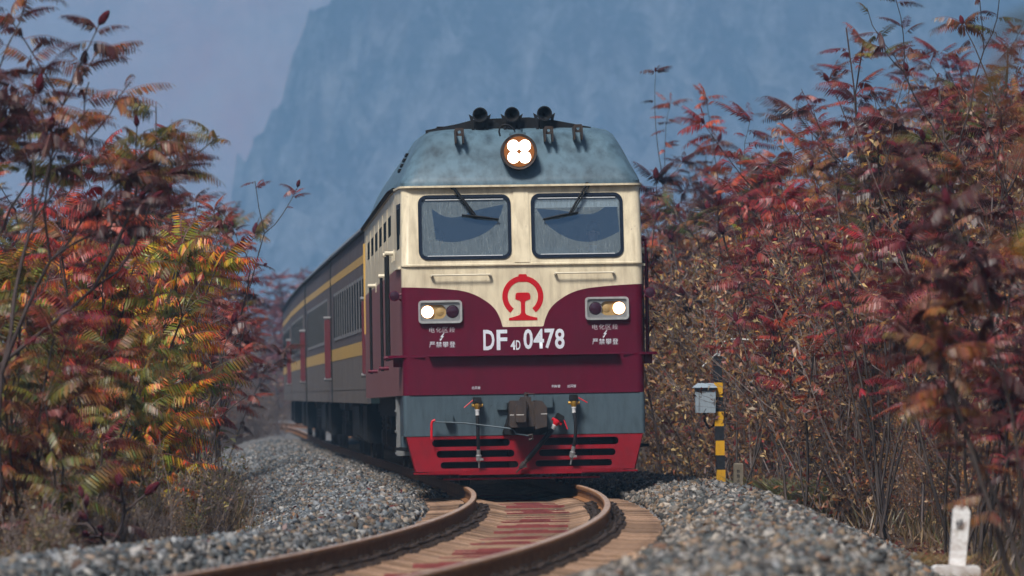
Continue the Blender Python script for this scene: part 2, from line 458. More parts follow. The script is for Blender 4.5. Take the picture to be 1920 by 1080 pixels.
def text_mesh(body, size, width=None, bold=0.0, thick=.003):
    """lettering as a mesh in the (x, z) plane facing -y, centred at the origin; width squeezes it"""
    c = bpy.data.curves.new('lettering', 'FONT'); c.body = body; c.size = 1.0; c.offset = bold
    c.resolution_u = 3
    o = bpy.data.objects.new('lettering', c); COL.objects.link(o)
    dg = bpy.context.evaluated_depsgraph_get()
    me = bpy.data.meshes.new_from_object(o.evaluated_get(dg))
    bpy.data.objects.remove(o); bpy.data.curves.remove(c)
    co = np.empty(len(me.vertices) * 3, np.float32); me.vertices.foreach_get('co', co); co = co.reshape(-1, 3)
    lo, hi = co.min(0), co.max(0)
    sz = size / (hi[1] - lo[1]); sx = (width / (hi[0] - lo[0])) if width else sz
    out = np.zeros_like(co)
    out[:, 0] = (co[:, 0] - (lo[0] + hi[0]) / 2) * sx; out[:, 2] = (co[:, 1] - (lo[1] + hi[1]) / 2) * sz
    out[:, 1] = -thick
    me.vertices.foreach_set('co', out.ravel()); me.update(); me.materials.clear()
    return me

# ------------------------------------------------------------------ the line of the track
_Y = np.arange(-60, 5700, .5)
_H = np.radians(np.interp(_Y, [-40, 20, 37, 50, 66, 77, 86, 98, 110, 160, 185, 208, 240, 360, 450, 5700], [7.5, 7.0, 5.6, 3.1, .9, -.5, -2.0, -2.8, -3.1, -3.0, -2.6, -2.6, -2.8, -10, -8, 0]))
_X = np.cumsum(np.tan(_H)) * .5
_X -= np.interp(66, _Y, _X) - .25
def cx(y): return float(np.interp(y, _Y, _X))
def head(y): return float(np.interp(y, _Y, _H))
def grade(y): return .0032 * max(0., y - 96)
CANT = .016
def tr(y, u=0., z=0.):
    h = head(y)
    return Vector((cx(y) + u * math.cos(h), y - u * math.sin(h), z + grade(y) + CANT * max(-2.8, min(2.8, u))))
def at(px, y): return (px - CX0) * y / F_PX                      # X of an image column at depth y
def zt(py, y): return CAM_Z + (HOR - py) * y / F_PX              # height of an image row at depth y

def bed_z(y, u):
    k = min(1., max(0., (58 - y) / 14))
    us = [-4.6, -3.7, -2.5 - .2 * k, -1.75, -1.42, -1.28, 1.28, 1.42, 1.85, 2.55 + .45 * k, 3.7 + .3 * k, 4.5]
    zs = [-.85, -.58, -.16 + .12 * k, -.09 + .08 * k, -.18, -.25, -.25, -.17, -.05, -.02, -.52, -.8]
    return float(np.interp(u, us, zs))

rng = random.Random(4)
# ------------------------------------------------------------------ ground
def hills(x, y): return .5 * math.sin(x * .13 + y * .05) + .3 * math.sin(x * .31 - y * .11 + 1)
def ground_z(x, y):
    u = x - cx(y)
    z = -.62 + .05 * math.sin(x * 1.7 + y * .9) + .04 * math.sin(x * 3.1 - y * 1.3)
    if u > 5.2: z += min(4.6, (u - 5.2) * .75)
    if u < -5.2: z += min(3.0, (-u - 5.2) * .5)
    if abs(u) > 9: z += min(1, (abs(u) - 9) / 10) * hills(x, y)
    return z + grade(min(y, 400))
xs = sorted(set(list(np.arange(-26, 26.1, .6)) + list(np.linspace(-1400, -26, 54)) + list(np.linspace(26, 1400, 54))))
ys = list(np.arange(-45, 30, 5.)) + list(np.arange(30, 130, .8)) + list(np.arange(130, 330, 3.)) + list(np.linspace(330, 5500, 100))
v = [(x, y, ground_z(x, y)) for y in ys for x in xs]
nx = len(xs)
f = [(j * nx + i, j * nx + i + 1, (j + 1) * nx + i + 1, (j + 1) * nx + i) for j in range(len(ys) - 1) for i in range(nx - 1)]
tag(obj('ground', mesh_np('ground', v, f), None, ['ground_litter'], smooth=True), kind='structure')

# ------------------------------------------------------------------ mountains
K = 3.15
def ridge_mesh(name, x0, x1, y0, y1, step, fn, mat):
    X = np.arange(x0, x1 + .1, step); Yv = np.arange(y0, y1 + .1, step)
    vv = [(x * K, y * K, fn(x, y) * K) for y in Yv for x in X]; n = len(X)
    ff = [(j * n + i, j * n + i + 1, (j + 1) * n + i + 1, (j + 1) * n + i) for j in range(len(Yv) - 1) for i in range(n - 1)]
    return tag(obj(name, mesh_np(name, vv, ff), None, [mat], smooth=True), kind='structure')
from mathutils import noise as mnoise
def fbm(x, y, z, o=4):
    return mnoise.fractal(Vector((x, y, z)), 1.0, 2.0, o)
def near_hill(x, y):
    n = fbm(x * .035, y * .035, 3) * 9 + fbm(x * .12, y * .12, 7) * 4.0 + fbm(x * .4, y * .4, 9) * 1.5
    front = (y - 985 + 9 * math.sin(x * .05) + n) * .95
    flank = (x + 60 + 1.5 * n + 5 * math.sin(y * .07)) * 1.9
    back = 175 + n - max(0, y - 1150) * .6
    right = 190 + 6 * n - max(0, x - 150) * .5
    return max(-2., min(front, flank, back, right) + n * .6)
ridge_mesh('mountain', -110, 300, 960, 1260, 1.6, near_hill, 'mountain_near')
def far_hill(x, y):
    n = fbm(x * .008, y * .008, 13) * 40 + fbm(x * .04, y * .04, 17) * 8
    return max(-3., min((y - 1330 + n) * .9, 215 + n, (x + 410) * 1.5, (410 - x) * 1.5))
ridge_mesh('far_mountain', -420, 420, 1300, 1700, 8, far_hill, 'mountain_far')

# ------------------------------------------------------------------ ballast bed and stones
bus = [-4.6, -4.1, -3.7, -3.1, -2.6, -2.1, -1.75, -1.42, -1.28, -.6, 0, .6, 1.28, 1.42, 1.85, 2.2, 2.55, 3.0, 3.4, 3.7, 4.1, 4.5]
bys = list(np.arange(14, 130, .7)) + list(np.arange(130, 340, 2.))
v = []
for y in bys:
    for u in bus:
        p = tr(y, u, bed_z(y, u) + (.015 * math.sin(y * 2.3 + u * 5) if abs(u) > 1.3 else 0))
        v.append(tuple(p))
n = len(bus)
f = [(j * n + i, j * n + i + 1, (j + 1) * n + i + 1, (j + 1) * n + i) for j in range(len(bys) - 1) for i in range(n - 1)]
bed = tag(obj('ballast_bed', mesh_np('ballast_bed', v, f), None, ['ballast_fill']), kind='structure')

import bmesh
def stone_hull(seed):
    r = random.Random(seed); bm = bmesh.new()
    for k in range(8):
        d = Vector((r.gauss(0, 1), r.gauss(0, 1), r.gauss(0, 1))).normalized() * r.uniform(.8, 1.1)
        bm.verts.new((d.x, d.y * r.uniform(.7, 1), d.z * .68))
    g = bmesh.ops.convex_hull(bm, input=bm.verts)
    bmesh.ops.delete(bm, geom=[e for e in g['geom_interior'] if isinstance(e, bmesh.types.BMVert)], context='VERTS')
    bmesh.ops.triangulate(bm, faces=bm.faces)
    bm.verts.index_update()
    vv = np.array([q.co[:] for q in bm.verts]); ff = np.array([[q.index for q in fc.verts] for fc in bm.faces]); bm.free()
    return vv, ff
HULLS = [stone_hull(s) for s in range(14)]
STONE_COLS = np.array([(.32, .34, .37), (.20, .23, .26), (.09, .105, .125), (.52, .53, .54), (.36, .29, .22), (.24, .21, .18), (.08, .085, .095), (.46, .36, .29), (.16, .20, .23), (.56, .56, .55), (.27, .18, .15)])
STONE_W = np.array([.17, .17, .14, .12, .09, .09, .08, .04, .07, .03, .02]); STONE_W /= STONE_W.sum()
nrng = np.random.default_rng(11)
def rand_rot(n):
    q = nrng.normal(size=(n, 4)); q /= np.linalg.norm(q, axis=1)[:, None]
    w, x, y, z = q.T
    return np.stack([np.stack([1 - 2 * (y * y + z * z), 2 * (x * y - z * w), 2 * (x * z + y * w)], 1),
                     np.stack([2 * (x * y + z * w), 1 - 2 * (x * x + z * z), 2 * (y * z - x * w)], 1),
                     np.stack([2 * (x * z - y * w), 2 * (y * z + x * w), 1 - 2 * (x * x + y * y)], 1)], 1)
SP = []     # stone spots: x, y, z, radius, right side
def strew(y0, y1, u0, u1, per_m2, r0, r1, lift=.3):
    n = int((y1 - y0) * (u1 - u0) * per_m2)
    for _ in range(n):
        y = rng.uniform(y0, y1); u = rng.uniform(u0, u1)
        r = rng.uniform(r0, r1) * (1.25 if rng.random() < .08 else 1)
        p = tr(y, u, bed_z(y, u) + r * rng.uniform(-.1, lift * 2.2))
        SP.append((p.x, p.y, p.z, r, u))
strew(33, 60, 1.36, 4.1, 230, .024, .066)
strew(33, 60, -3.6, -1.36, 220, .024, .066)
strew(60, 90, 1.36, 4.0, 180, .026, .066)
strew(60, 108, -3.9, -1.36, 190, .026, .066)
strew(90, 120, 1.4, 3.6, 90, .03, .05)
strew(108, 190, -4.0, -1.36, 75, .036, .066)
def cover(y0, y1, u0, u1, per_m2):
    for _ in range(int((y1 - y0) * (u1 - u0) * per_m2)):
        y = rng.uniform(y0, y1); u = rng.uniform(u0, u1); r = rng.uniform(.03, .055); p = tr(y, u, -.155 + rng.uniform(-.02, .03)); SP.append((p.x, p.y, p.z, r, u))
cover(87, 200, -1.5, -.93, 160)
strew(32, 84, -1.3, 1.3, 22, .02, .035, .1)
SP = np.array(SP)
n = len(SP)
scols = STONE_COLS[nrng.choice(len(STONE_COLS), n, p=STONE_W)] * nrng.uniform(.24, .75, (n, 1))
warm = (SP[:, 4] > 0)
scols[warm] = scols[warm] * np.array([1.08, .98, .88])
near_rail = np.clip((2.1 - np.abs(SP[:, 4])) / .8, 0, 1)[:, None] * nrng.random((n, 1))
scols = scols * (1 - near_rail * (1 - np.array([[1.0, .80, .62]])))      # iron dust beside the rails
big = np.argsort(SP[:, 1] - 60 * SP[:, 3])
single = set(int(i) for i in big[::7][:290])
V, F, C = [], [], []; base = 0
kinds = nrng.integers(0, len(HULLS), n)
mask_single = np.zeros(n, bool); mask_single[list(single)] = True
for k, (hv, hf) in enumerate(HULLS):
    ids = np.where((kinds == k) & ~mask_single)[0]
    rot = rand_rot(len(ids))
    vv = np.einsum('nij,mj->nmi', rot, hv) * SP[ids, 3][:, None, None] + SP[ids, :3][:, None, :]
    m = len(hv)
    ff = hf[None] + (np.arange(len(ids)) * m)[:, None, None] + base
    V.append(vv.reshape(-1, 3)); F.append(ff.reshape(-1, 3)); C.append(np.repeat(scols[ids], m, 0)); base += len(ids) * m
tag(obj('loose_stones', mesh_np('loose_stones', np.concatenate(V), np.concatenate(F), np.concatenate(C)), bed, ['stone']), kind='stuff')
hull_me = {}
for i in sorted(single):
    ci = int(nrng.integers(0, 6)); key = (int(kinds[i]), ci)
    if key not in hull_me:
        hv, hf = HULLS[key[0]]
        hull_me[key] = mesh_np('stone', hv, hf, np.repeat(STONE_COLS[ci][None], len(hv), 0)); hull_me[key].materials.append(MATS['stone'])
    o = bpy.data.objects.new('stone', hull_me[key]); COL.objects.link(o); o.parent = bed
    o.location = SP[i, :3]; o.scale = [SP[i, 3]] * 3; o.rotation_euler = (rng.uniform(0, 6), rng.uniform(0, 6), rng.uniform(0, 6))

# ------------------------------------------------------------------ rails and sleepers
track = tag(empty('railway_track', tr(60)), kind='structure')
bpy.context.view_layer.update()
TI = Matrix.Translation(track.location).inverted()
RP = [(-.075, -.176), (-.075, -.165), (-.012, -.145), (-.0085, -.06), (-.034, -.043), (-.0365, -.012), (-.028, -.002), (-.012, 0), (.012, 0), (.028, -.002), (.0365, -.012), (.034, -.043), (.0085, -.06), (.012, -.145), (.075, -.165), (.075, -.176)]
rys = list(np.arange(14, 125, .6)) + list(np.arange(125, 340, 3.))
for side in (-1, 1):
    mb = MB(); vs = []
    for y in rys:
        for a, z in RP: vs.append(TI @ tr(y, side * .7535 + a, z))
    k = len(RP); fs = []; ms = []
    for j in range(len(rys) - 1):
        for i in range(k):
            fs.append((j * k + i, j * k + (i + 1) % k, (j + 1) * k + (i + 1) % k, (j + 1) * k + i)); ms.append(1 if 6 <= i <= 8 else 0)
    mb.v = [tuple(q) for q in vs]; mb.f = fs; mb.m = ms
    mb.build('rail', ['rail_rust', 'rail_top'], track, smooth=True)

def sleeper_mesh():
    st = [(-1.3, -.197), (-1.05, -.19), (-.95, -.178), (-.56, -.178), (-.36, -.218), (.36, -.218), (.56, -.178), (.95, -.178), (1.05, -.19), (1.3, -.197)]
    vs = []; fs = []
    for x, z in st:
        vs += [(x, -.14, z - .17), (x, -.098, z - .008), (x, -.085, z), (x, .085, z), (x, .098, z - .008), (x, .14, z - .17)]
    for i in range(len(st) - 1):
        for k in range(5):
            fs.append((i * 6 + k, i * 6 + k + 1, (i + 1) * 6 + k + 1, (i + 1) * 6 + k))
    fs.append(tuple(range(6))); fs.append(tuple(len(vs) - 6 + k for k in range(6)))
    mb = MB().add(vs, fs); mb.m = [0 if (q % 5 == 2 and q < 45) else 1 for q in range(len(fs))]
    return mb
concrete_mat('sleeper_side', (.12, .072, .048), (.21, .13, .085), (.29, .185, .125), .6)  # sides darker than the top: stains, plus shade of the gaps put into colour
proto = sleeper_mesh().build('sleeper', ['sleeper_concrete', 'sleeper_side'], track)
sl_me = proto.data; bpy.data.objects.remove(proto)
cb = MB(); cb.box((-.37, -.105, -.245), (-.17, .0, -.208)); cb.box((.17, -.105, -.245), (.37, .0, -.208)); cb.box((-.17, -.112, -.245), (.17, .0, -.198), bev=.006)
t_ = cb.build('centre_bar', 'sleeper_red', track); cb_me = t_.data; bpy.data.objects.remove(t_)
cl = MB()
cl.box((-.05, -.06, -.006), (.05, .06, .016), bev=.005); cl.tube([(-.02, -.03, .01), (-.02, -.03, .055)], .017, 6); cl.tube([(-.045, -.05, .012), (.01, -.045, .034), (.03, 0, .036), (.01, .045, .034), (-.045, .05, .012)], .011, 5)
t_ = cl.build('rail_clip', 'clip_iron', track); cl_me = t_.data; bpy.data.objects.remove(t_)
y = 33.; k = 0; FAR = []
while y < 190:
    p = tr(y, 0, rng.uniform(-.010, .010)); h = head(y)
    if y < 92:
        o = bpy.data.objects.new('sleeper', sl_me); COL.objects.link(o); o.parent = track
        o.matrix_local = TI @ Matrix.Translation(p) @ Euler((0, -math.atan(CANT) + rng.uniform(-.004, .004), -h + rng.uniform(-.008, .008))).to_matrix().to_4x4() @ Matrix.Translation((rng.uniform(-.02, .02), 0, 0))
        if k % 5 == 2 or (k % 10 == 5 and rng.random() < .4):
            c = bpy.data.objects.new('centre_bar', cb_me); COL.objects.link(c); c.parent = o; c.location = (rng.uniform(-.03, .03), 0, rng.uniform(-.004, .006))
        if y < 76:
            for s in (-1, 1):
                for q in (-1, 1):
                    c = bpy.data.objects.new('rail_clip', cl_me); COL.objects.link(c); c.parent = o
                    c.location = (s * .7535 + q * .115, 0, -.172); c.rotation_euler = (0, 0, math.pi if q < 0 else 0); c.scale = (1.3, 1.5, 1.35)
    else: FAR.append((p, h))
    y += .57 + rng.uniform(-.015, .015); k += 1
fm = MB(); tmp = sleeper_mesh()
for p, h in FAR: fm.add(tmp.v, tmp.f, 0, TI @ Matrix.Translation(p) @ Matrix.Rotation(-h, 4, 'Z'))
tag(fm.build('far_sleepers', 'sleeper_concrete', track, recalc=False), kind='stuff')

# ------------------------------------------------------------------ locomotive
def seat_on_track(front_y, b1, b2):
    p1, p2 = tr(front_y + b1), tr(front_y + b2)
    d = (p2 - p1).normalized(); org = p1 - d * b1
    yax = d; xax = Vector((d.y, -d.x, 0)).normalized(); zax = xax.cross(yax)
    M = Matrix((xax, yax, zax)).transposed().to_4x4()
    return Matrix.Translation(org) @ M @ Matrix.Rotation(-math.atan(CANT), 4, 'Y')
ML = seat_on_track(84.0, 3.6, 17.0)
loco = empty('diesel_locomotive'); loco.matrix_world = ML
tag(loco, 'cream and maroon diesel locomotive with lit headlamps heading the train on the curve', 'locomotive')
LEN = 20.6
def cab_ring(z, yf, hw, rc, y1, taper=.055, ty=1.4):
    """closed outline at height z: rounded front corners, flank tapering out to full width, straight back"""
    out = []
    for k in range(7):
        a = R(90 * k / 6); out.append((-(hw - rc) - rc * math.cos(a) * 1.0, yf + rc - rc * math.sin(a), z))
    right = [(-x, y_, z_) for x, y_, z_ in reversed(out)]
    pts = [(-(hw + taper), y1, z), (-(hw + taper), ty, z)] + out + right + [(hw + taper, ty, z), (hw + taper, y1, z)]
    return pts
def loft(mb, rings, skip=None, mi=0):
    n = len(rings[0])
    vs = [p for r in rings for p in r]; fs = []
    for i in range(len(rings) - 1):
        for k in range(n):
            if skip and skip(i, k): continue
            fs.append((i * n + k, i * n + (k + 1) % n, (i + 1) * n + (k + 1) % n, (i + 1) * n + k))
    mb.add(vs, fs, mi)
RC = .11
WIN_Z0, WIN_Z1 = 2.995, 4.02
rings = [cab_ring(1.24, 0, 1.62, RC, LEN), cab_ring(2.955, 0, 1.62, RC, LEN), cab_ring(2.966, -.03, 1.62, RC, LEN), cab_ring(2.985, -.03, 1.62, RC, LEN),
         cab_ring(2.995, -.02, 1.62, RC, LEN), cab_ring(4.02, .14, 1.605, RC, LEN)]
bodym = MB()
loft(bodym, rings, skip=lambda i, k: i == 4 and k == 8)          # the windscreen panel is its own piece
bodym.add(rings[0], [tuple(range(len(rings[0])))])
bodym.build('body', 'loco_paint', loco, smooth=True)
# tilted windscreen frame: local (x, s) on the leaning face
fa = Vector((0, .16, 1.025)).normalized()
def face(x, z, off=0.):
    k = (z - 2.995) / 1.025
    return (x, -.02 + .16 * k - off * fa.z, z + off * fa.y)
def face_mat():
    M = Matrix(((1, 0, 0, 0), (0, fa.z, fa.y, -.02), (0, -fa.y, fa.z, 2.995), (0, 0, 0, 1)))
    # maps (x, depth, s): s along the slope, depth inwards
    return M
FM = face_mat(); SC = math.hypot(.16, 1.025) / 1.025
def fz(z): return (z - 2.995) * SC
hwf = 1.62 - RC
WL = (-1.362, 3.068, -.158, 3.898); WR = (.152, 3.072, 1.348, 3.902)
holes = [[(x, z) for x, z in rrect(w[0], fz(w[1]), w[2], fz(w[3]), .10)] for w in (WL, WR)]
panel = MB(); panel.prism([(-hwf, 0), (hwf, 0), (hwf - .015, fz(4.02)), (-hwf + .015, fz(4.02))], 0, .05, 0, FM, holes)
panel.build('windscreen_surround', 'cream', loco)
pil = MB(); pil.box((-.10, -.012, fz(3.0)), (.105, -.001, fz(4.015)), 0, FM); pil.build('centre_pillar', 'cream', loco)
wipe_px = {  # swept outlines, x and z on the screen
    -1: [(270, 270), (320, 740), (440, 765), (560, 775), (680, 765), (800, 740), (900, 712), (1000, 670), (1080, 630), (1150, 580), (1210, 530), (1260, 470), (1310, 340), (1350, 210), (1170, 245), (1000, 280), (850, 315), (760, 370), (640, 398), (560, 400), (480, 390), (400, 360), (330, 310)],
    1: [(140, 380), (260, 570), (340, 650), (420, 705), (500, 750), (580, 785), (660, 808), (740, 820), (820, 824), (900, 815), (1000, 792), (1100, 752), (1225, 690), (1195, 360), (1050, 362), (960, 420), (880, 455), (780, 462), (680, 455), (540, 420), (400, 400), (260, 390)]}
for sgn, w in ((-1, WL), (1, WR)):
    wn_ = empty('windscreen'); wn_.parent = loco
    g = MB(); o_ = rrect(w[0] - .02, fz(w[1]) - .02, w[2] + .02, fz(w[3]) + .02, .12); i_ = rrect(w[0] + .022, fz(w[1]) + .022, w[2] - .022, fz(w[3]) - .022, .085)
    g.prism(o_, -.018, .03, 0, FM, [i_]); g.build('gasket', 'gasket', wn_)
    if sgn < 0: pts = [(780 + a / 8, 355 + b / 8) for a, b in wipe_px[-1]]
    else: pts = [(990 + a / 6.967, 335 + b / 6.967) for a, b in wipe_px[1]]
    poly = []
    for a, b in pts:
        x_ = (a - 981) / 140; z_ = (911 - b) / 140 - CANT * x_ * .4
        poly.append((min(max(x_, w[0] + .03), w[2] - .03), fz(min(max(z_, w[1] + .03), w[3] - .03))))
    pane_o = rrect(w[0] + .004, fz(w[1]) + .004, w[2] - .004, fz(w[3]) - .004, .09)
    g = MB()
    loops = [pane_o, poly]
    flat = [p for l in loops for p in l]
    g.add([(x_, .012, s_) for x_, s_ in flat], [tuple(t) for t in tessellate_polygon([[Vector((a, b, 0)) for a, b in l] for l in loops])], 0, FM)
    g.build('pane', 'glass_dusty', wn_)
    g = MB(); g.add([(x_, .012, s_) for x_, s_ in poly], [tuple(t) for t in tessellate_polygon([[Vector((a, b, 0)) for a, b in poly]])], 0, FM)
    tag(g.build('wiped_glass', 'glass_wiped', wn_), 'clear arc swept by the wiper')
    g = MB(); g.tube([(w[0] + .08, -.005, fz(w[3]) - .045), (w[2] - .08, -.005, fz(w[3]) - .045)], .006, 6, 0, True, FM); g.build('trim', 'white_fit', wn_)
    g = MB(); g.tube([(w[0] + .1, -.005, fz(w[1]) + .03), (w[2] - .1, -.005, fz(w[1]) + .03)], .006, 6, 0, True, FM); g.build('trim', 'white_fit', wn_)
def wiper(a, b, c, d):
    w_ = empty('wiper'); w_.parent = loco
    P = lambda q, off: face((q[0] - 981) / 140, (911 - q[1]) / 140, off)
    m = MB(); m.tube([P(a, .02), P(a, .06), P(b, .06)], .017, 6); m.tube([P((a[0] + 5, a[1] + 2), .05), P((b[0] + 4, b[1]), .055)], .010, 6)
    m.lathe([(.028, -.02), (.028, .03)], 10, 0, 'y', P(a, .03)); m.build('arm', 'black_metal', w_)
    m = MB(); mid = ((c[0] + d[0]) / 2, (c[1] + d[1]) / 2)
    m.tube([P(c, .03), P(mid, .034), P(d, .03)], [.013, .018, .013], 6); m.tube([P(c, .045), P(mid, .062), P(d, .045)], [.007, .016, .007], 6); m.build('blade', 'black_metal', w_)
wiper((853, 349), (892, 402), (870, 401), (939, 410)); wiper((1106, 346), (1072, 402), (1022, 411), (1088, 399))

# cab inside
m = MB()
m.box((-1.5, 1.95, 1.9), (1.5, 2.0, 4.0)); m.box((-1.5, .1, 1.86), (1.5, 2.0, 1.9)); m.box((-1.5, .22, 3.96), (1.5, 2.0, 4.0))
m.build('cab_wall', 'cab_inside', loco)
m = MB(); m.box((-1.45, .12, 1.92), (1.45, .33, 2.92), bev=.04); m.box((.2, .16, 2.92), (.62, .33, 3.2), bev=.02); m.build('control_desk', 'cab_inside', loco)
m = MB(); m.box((.19, .03, fz(3.735)), (1.31, .036, fz(3.85)), 0, FM); m.build('sun_blind', 'blind', loco)

# nose details
Yf = -.0
def px(x): return (x - 981) / 140.
def pz(y_, x=981): return (911 - y_) / 140. - CANT * (x - 981) / 140 * .3
for x0, x1, y_ in ((811, 920, 514), (1043, 1152, 512)):
    m = MB(); z_ = pz(y_, x0)
    m.tube([(px(x0), -.02, z_), (px(x0), -.075, z_), (px(x1), -.075, z_), (px(x1), -.02, z_)], .012, 8)
    m.lathe([(.022, -.03), (.022, .03)], 8, 0, 'y', (px(x0), -.03, z_)); m.lathe([(.022, -.03), (.022, .03)], 8, 0, 'y', (px(x1), -.03, z_))
    m.build('handrail', 'cream_plain', loco)
# emblem: ring, top block and rail section
em = empty('emblem'); em.parent = loco
ecx, ecz = px(981.5), pz(555.5)
m = MB(); ri, ro = .203, .275
for s in (-1, 1):
    a0, a1 = 90 - s * 12, 90 - s * 142; pts_o = []; pts_i = []
    for k in range(25):
        a = R(a0 + (a1 - a0) * k / 24)
        rr = .0 if k < 24 else 0
        pts_o.append((ecx + ro * math.cos(a), ecz + .005 + ro * math.sin(a))); pts_i.append((ecx + ri * math.cos(a), ecz + .005 + ri * math.sin(a)))
    m.prism(pts_o + pts_i[::-1], -.004, .002)
m.build('ring', 'emblem_red', em)
m = MB(); m.prism(rrect(ecx - .055, ecz + .20, ecx + .057, ecz + .302, .015), -.005, .002); m.build('top_block', 'emblem_red', em)
m = MB(); hp = [(.0, -.315), (.19, -.315), (.19, -.283), (.10, -.262), (.045, -.242), (.028, -.215), (.028, -.075), (.04, -.055), (.10, -.032), (.10, .02), (.09, .045), (.07, .056)]
m.prism([(ecx + a, ecz + b) for a, b in hp] + [(ecx - a, ecz + b) for a, b in hp[::-1][:-1]], -.005, .002); m.build('rail_section', 'emblem_red', em)
# number
num = empty('running_number'); num.parent = loco
for s_, x0, x1, y0, y1, b_ in (('D', 906, 927, 617, 655, .022), ('F', 931, 951, 617, 655, .022), ('4', 957, 966, 637, 655, .018), ('D', 967, 975.5, 637, 655, .018),
                               ('0', 981.5, 999, 616, 654, .022), ('4', 1000, 1020, 616, 653, .022), ('7', 1021, 1040, 616, 653, .022), ('8', 1040.5, 1058.5, 616, 654, .022)):
    o = obj('character', text_mesh(s_, (y1 - y0) / 140, (x1 - x0) / 140, b_), num, ['letter_white'])
    o.location = (px((x0 + x1) / 2), -.001, pz((y0 + y1) / 2, (x0 + x1) / 2))
def words(s_, xc, yc, h, pitch, mat='letter_faint', bold=.0):
    for i, ch in enumerate(s_):
        o = obj('character', text_mesh(ch, h, h * 1.02, bold), wl, [mat])
        o.location = (px(xc + (i - (len(s_) - 1) / 2) * pitch), -.001, pz(yc, xc))
for xc, dy in ((829, 0), (1135, -2.5)):
    wl = empty('warning_lettering'); wl.parent = loco
    words('电化区段', xc, 616 + dy, .072, 12.6, 'letter_faint'); words('严禁攀登', xc, 643.5 + dy, .076, 12.6, 'letter_white')
    m = MB(); bolt = [(.018, .05), (-.028, -.002), (-.004, .0), (-.022, -.028), (-.032, -.022), (-.03, -.052), (-.002, -.034), (-.012, -.03), (.026, .012), (.004, .010), (.03, .05)]
    m.prism([(px(xc) + a, pz(629.5 + dy, xc) + b) for a, b in bolt], -.003, .001); m.build('bolt_mark', 'letter_white', wl)
wl = empty('hose_lettering'); wl.parent = loco
words('总风管', 891, 725.5, .038, 5.6, 'letter_white'); words('列车管', 1041, 724, .038, 5.6, 'letter_white'); words('总风管', 1070.5, 724, .038, 5.6, 'letter_white')
# low headlamps
for s, x0, x1, y0, y1 in ((-1, 785, 867, 561, 604), (1, 1098, 1180, 557.5, 600.5)):
    h = empty('headlamp'); h.parent = loco
    X0, X1, Z0, Z1 = px(x0), px(x1), pz(y1, x0), pz(y0, x0)
    m = MB(); m.prism(rrect(X0, Z0, X1, Z1, .05), -.055, .002, 0, None, [rrect(X0 + .028, Z0 + .028, X1 - .028, Z1 - .028, .03)]); m.build('bezel', 'lamp_frame', h)
    zc = (Z0 + Z1) / 2; xl = px(802 if s < 0 else 1161.5); xd = px(849 if s < 0 else 1117.5)
    oval = rrect(min(xl, xl - s * .165) - .088, zc - .094, max(xl, xl - s * .165) + .088, zc + .094, .09, 10)
    m = MB(); m.prism(rrect(X0 + .026, Z0 + .026, X1 - .026, Z1 - .026, .03), -.030, .002, 0, None, [oval, circle(xd, zc, .088)]); m.build('face_plate', 'grey_metal', h)
    m = MB(); m.prism(oval, -.006, .001); m.build('reflector', 'amber', h)
    m = MB(); m.lathe([(.0, -.05), (.05, -.047), (.08, -.035), (.088, -.012), (.088, 0)], 24, 0, 'y', (xl, 0, zc)); m.build('lit_lens', 'lamp_lit_low', h, smooth=True)
    m = MB(); m.lathe([(.0, -.05), (.05, -.047), (.08, -.035), (.087, -.012), (.087, 0)], 24, 0, 'y', (xd, 0, zc)); m.build('dark_lens', 'lens_dark', h, smooth=True)
    m = MB(); xi = xl - s * .165; m.lathe([(.0, -.02), (.03, -.018), (.055, -.008)], 16, 0, 'y', (xi, 0, zc)); m.build('inner_bulb', 'amber', h, smooth=True)
# ledge round the nose
m = MB(); m.box((px(803), -.11, 1.755), (px(1160), .0, 1.785), bev=.01); m.build('step_ledge', 'maroon', loco)
for s in (-1, 1):
    m = MB(); q = [(s * 1.33, -.03), (s * 1.62, .02), (s * 1.80, .12), (s * 1.80, .62), (s * 1.60, .62)]
    vs = [(a, b, 1.745) for a, b in q] + [(a, b, 1.778) for a, b in q]
    m.add(vs, [(0, 1, 2, 3, 4), (5, 6, 7, 8, 9)] + [(i, (i + 1) % 5, 5 + (i + 1) % 5, 5 + i) for i in range(5)])
    m.box((s * 1.62 if s > 0 else -1.74, .2, 1.62), (1.74 if s > 0 else s * 1.62, .26, 1.745)); m.build('corner_step', 'maroon', loco)
    # side marker lamp on a bracket
    lm = empty('marker_lamp'); lm.parent = loco
    c = Vector((s * 1.715, .10, 2.575))
    m = MB(); m.lathe([(.0, .085), (.035, .078), (.062, .05), (.072, .01), (.072, -.045)], 16, 0, 'y', c); m.tube([(s * 1.60, .14, 2.61), (s * 1.66, .14, 2.58), (s * 1.70, .12, 2.575)], .018, 6); m.tube([(s * 1.60, .14, 2.50), (s * 1.66, .14, 2.54)], .014, 6); m.build('shell', 'maroon', lm, smooth=True)
    m = MB(); m.lathe([(.0, -.058), (.035, -.056), (.064, -.045)], 16, 0, 'y', c); m.build('lens', 'lens_dark', lm, smooth=True)
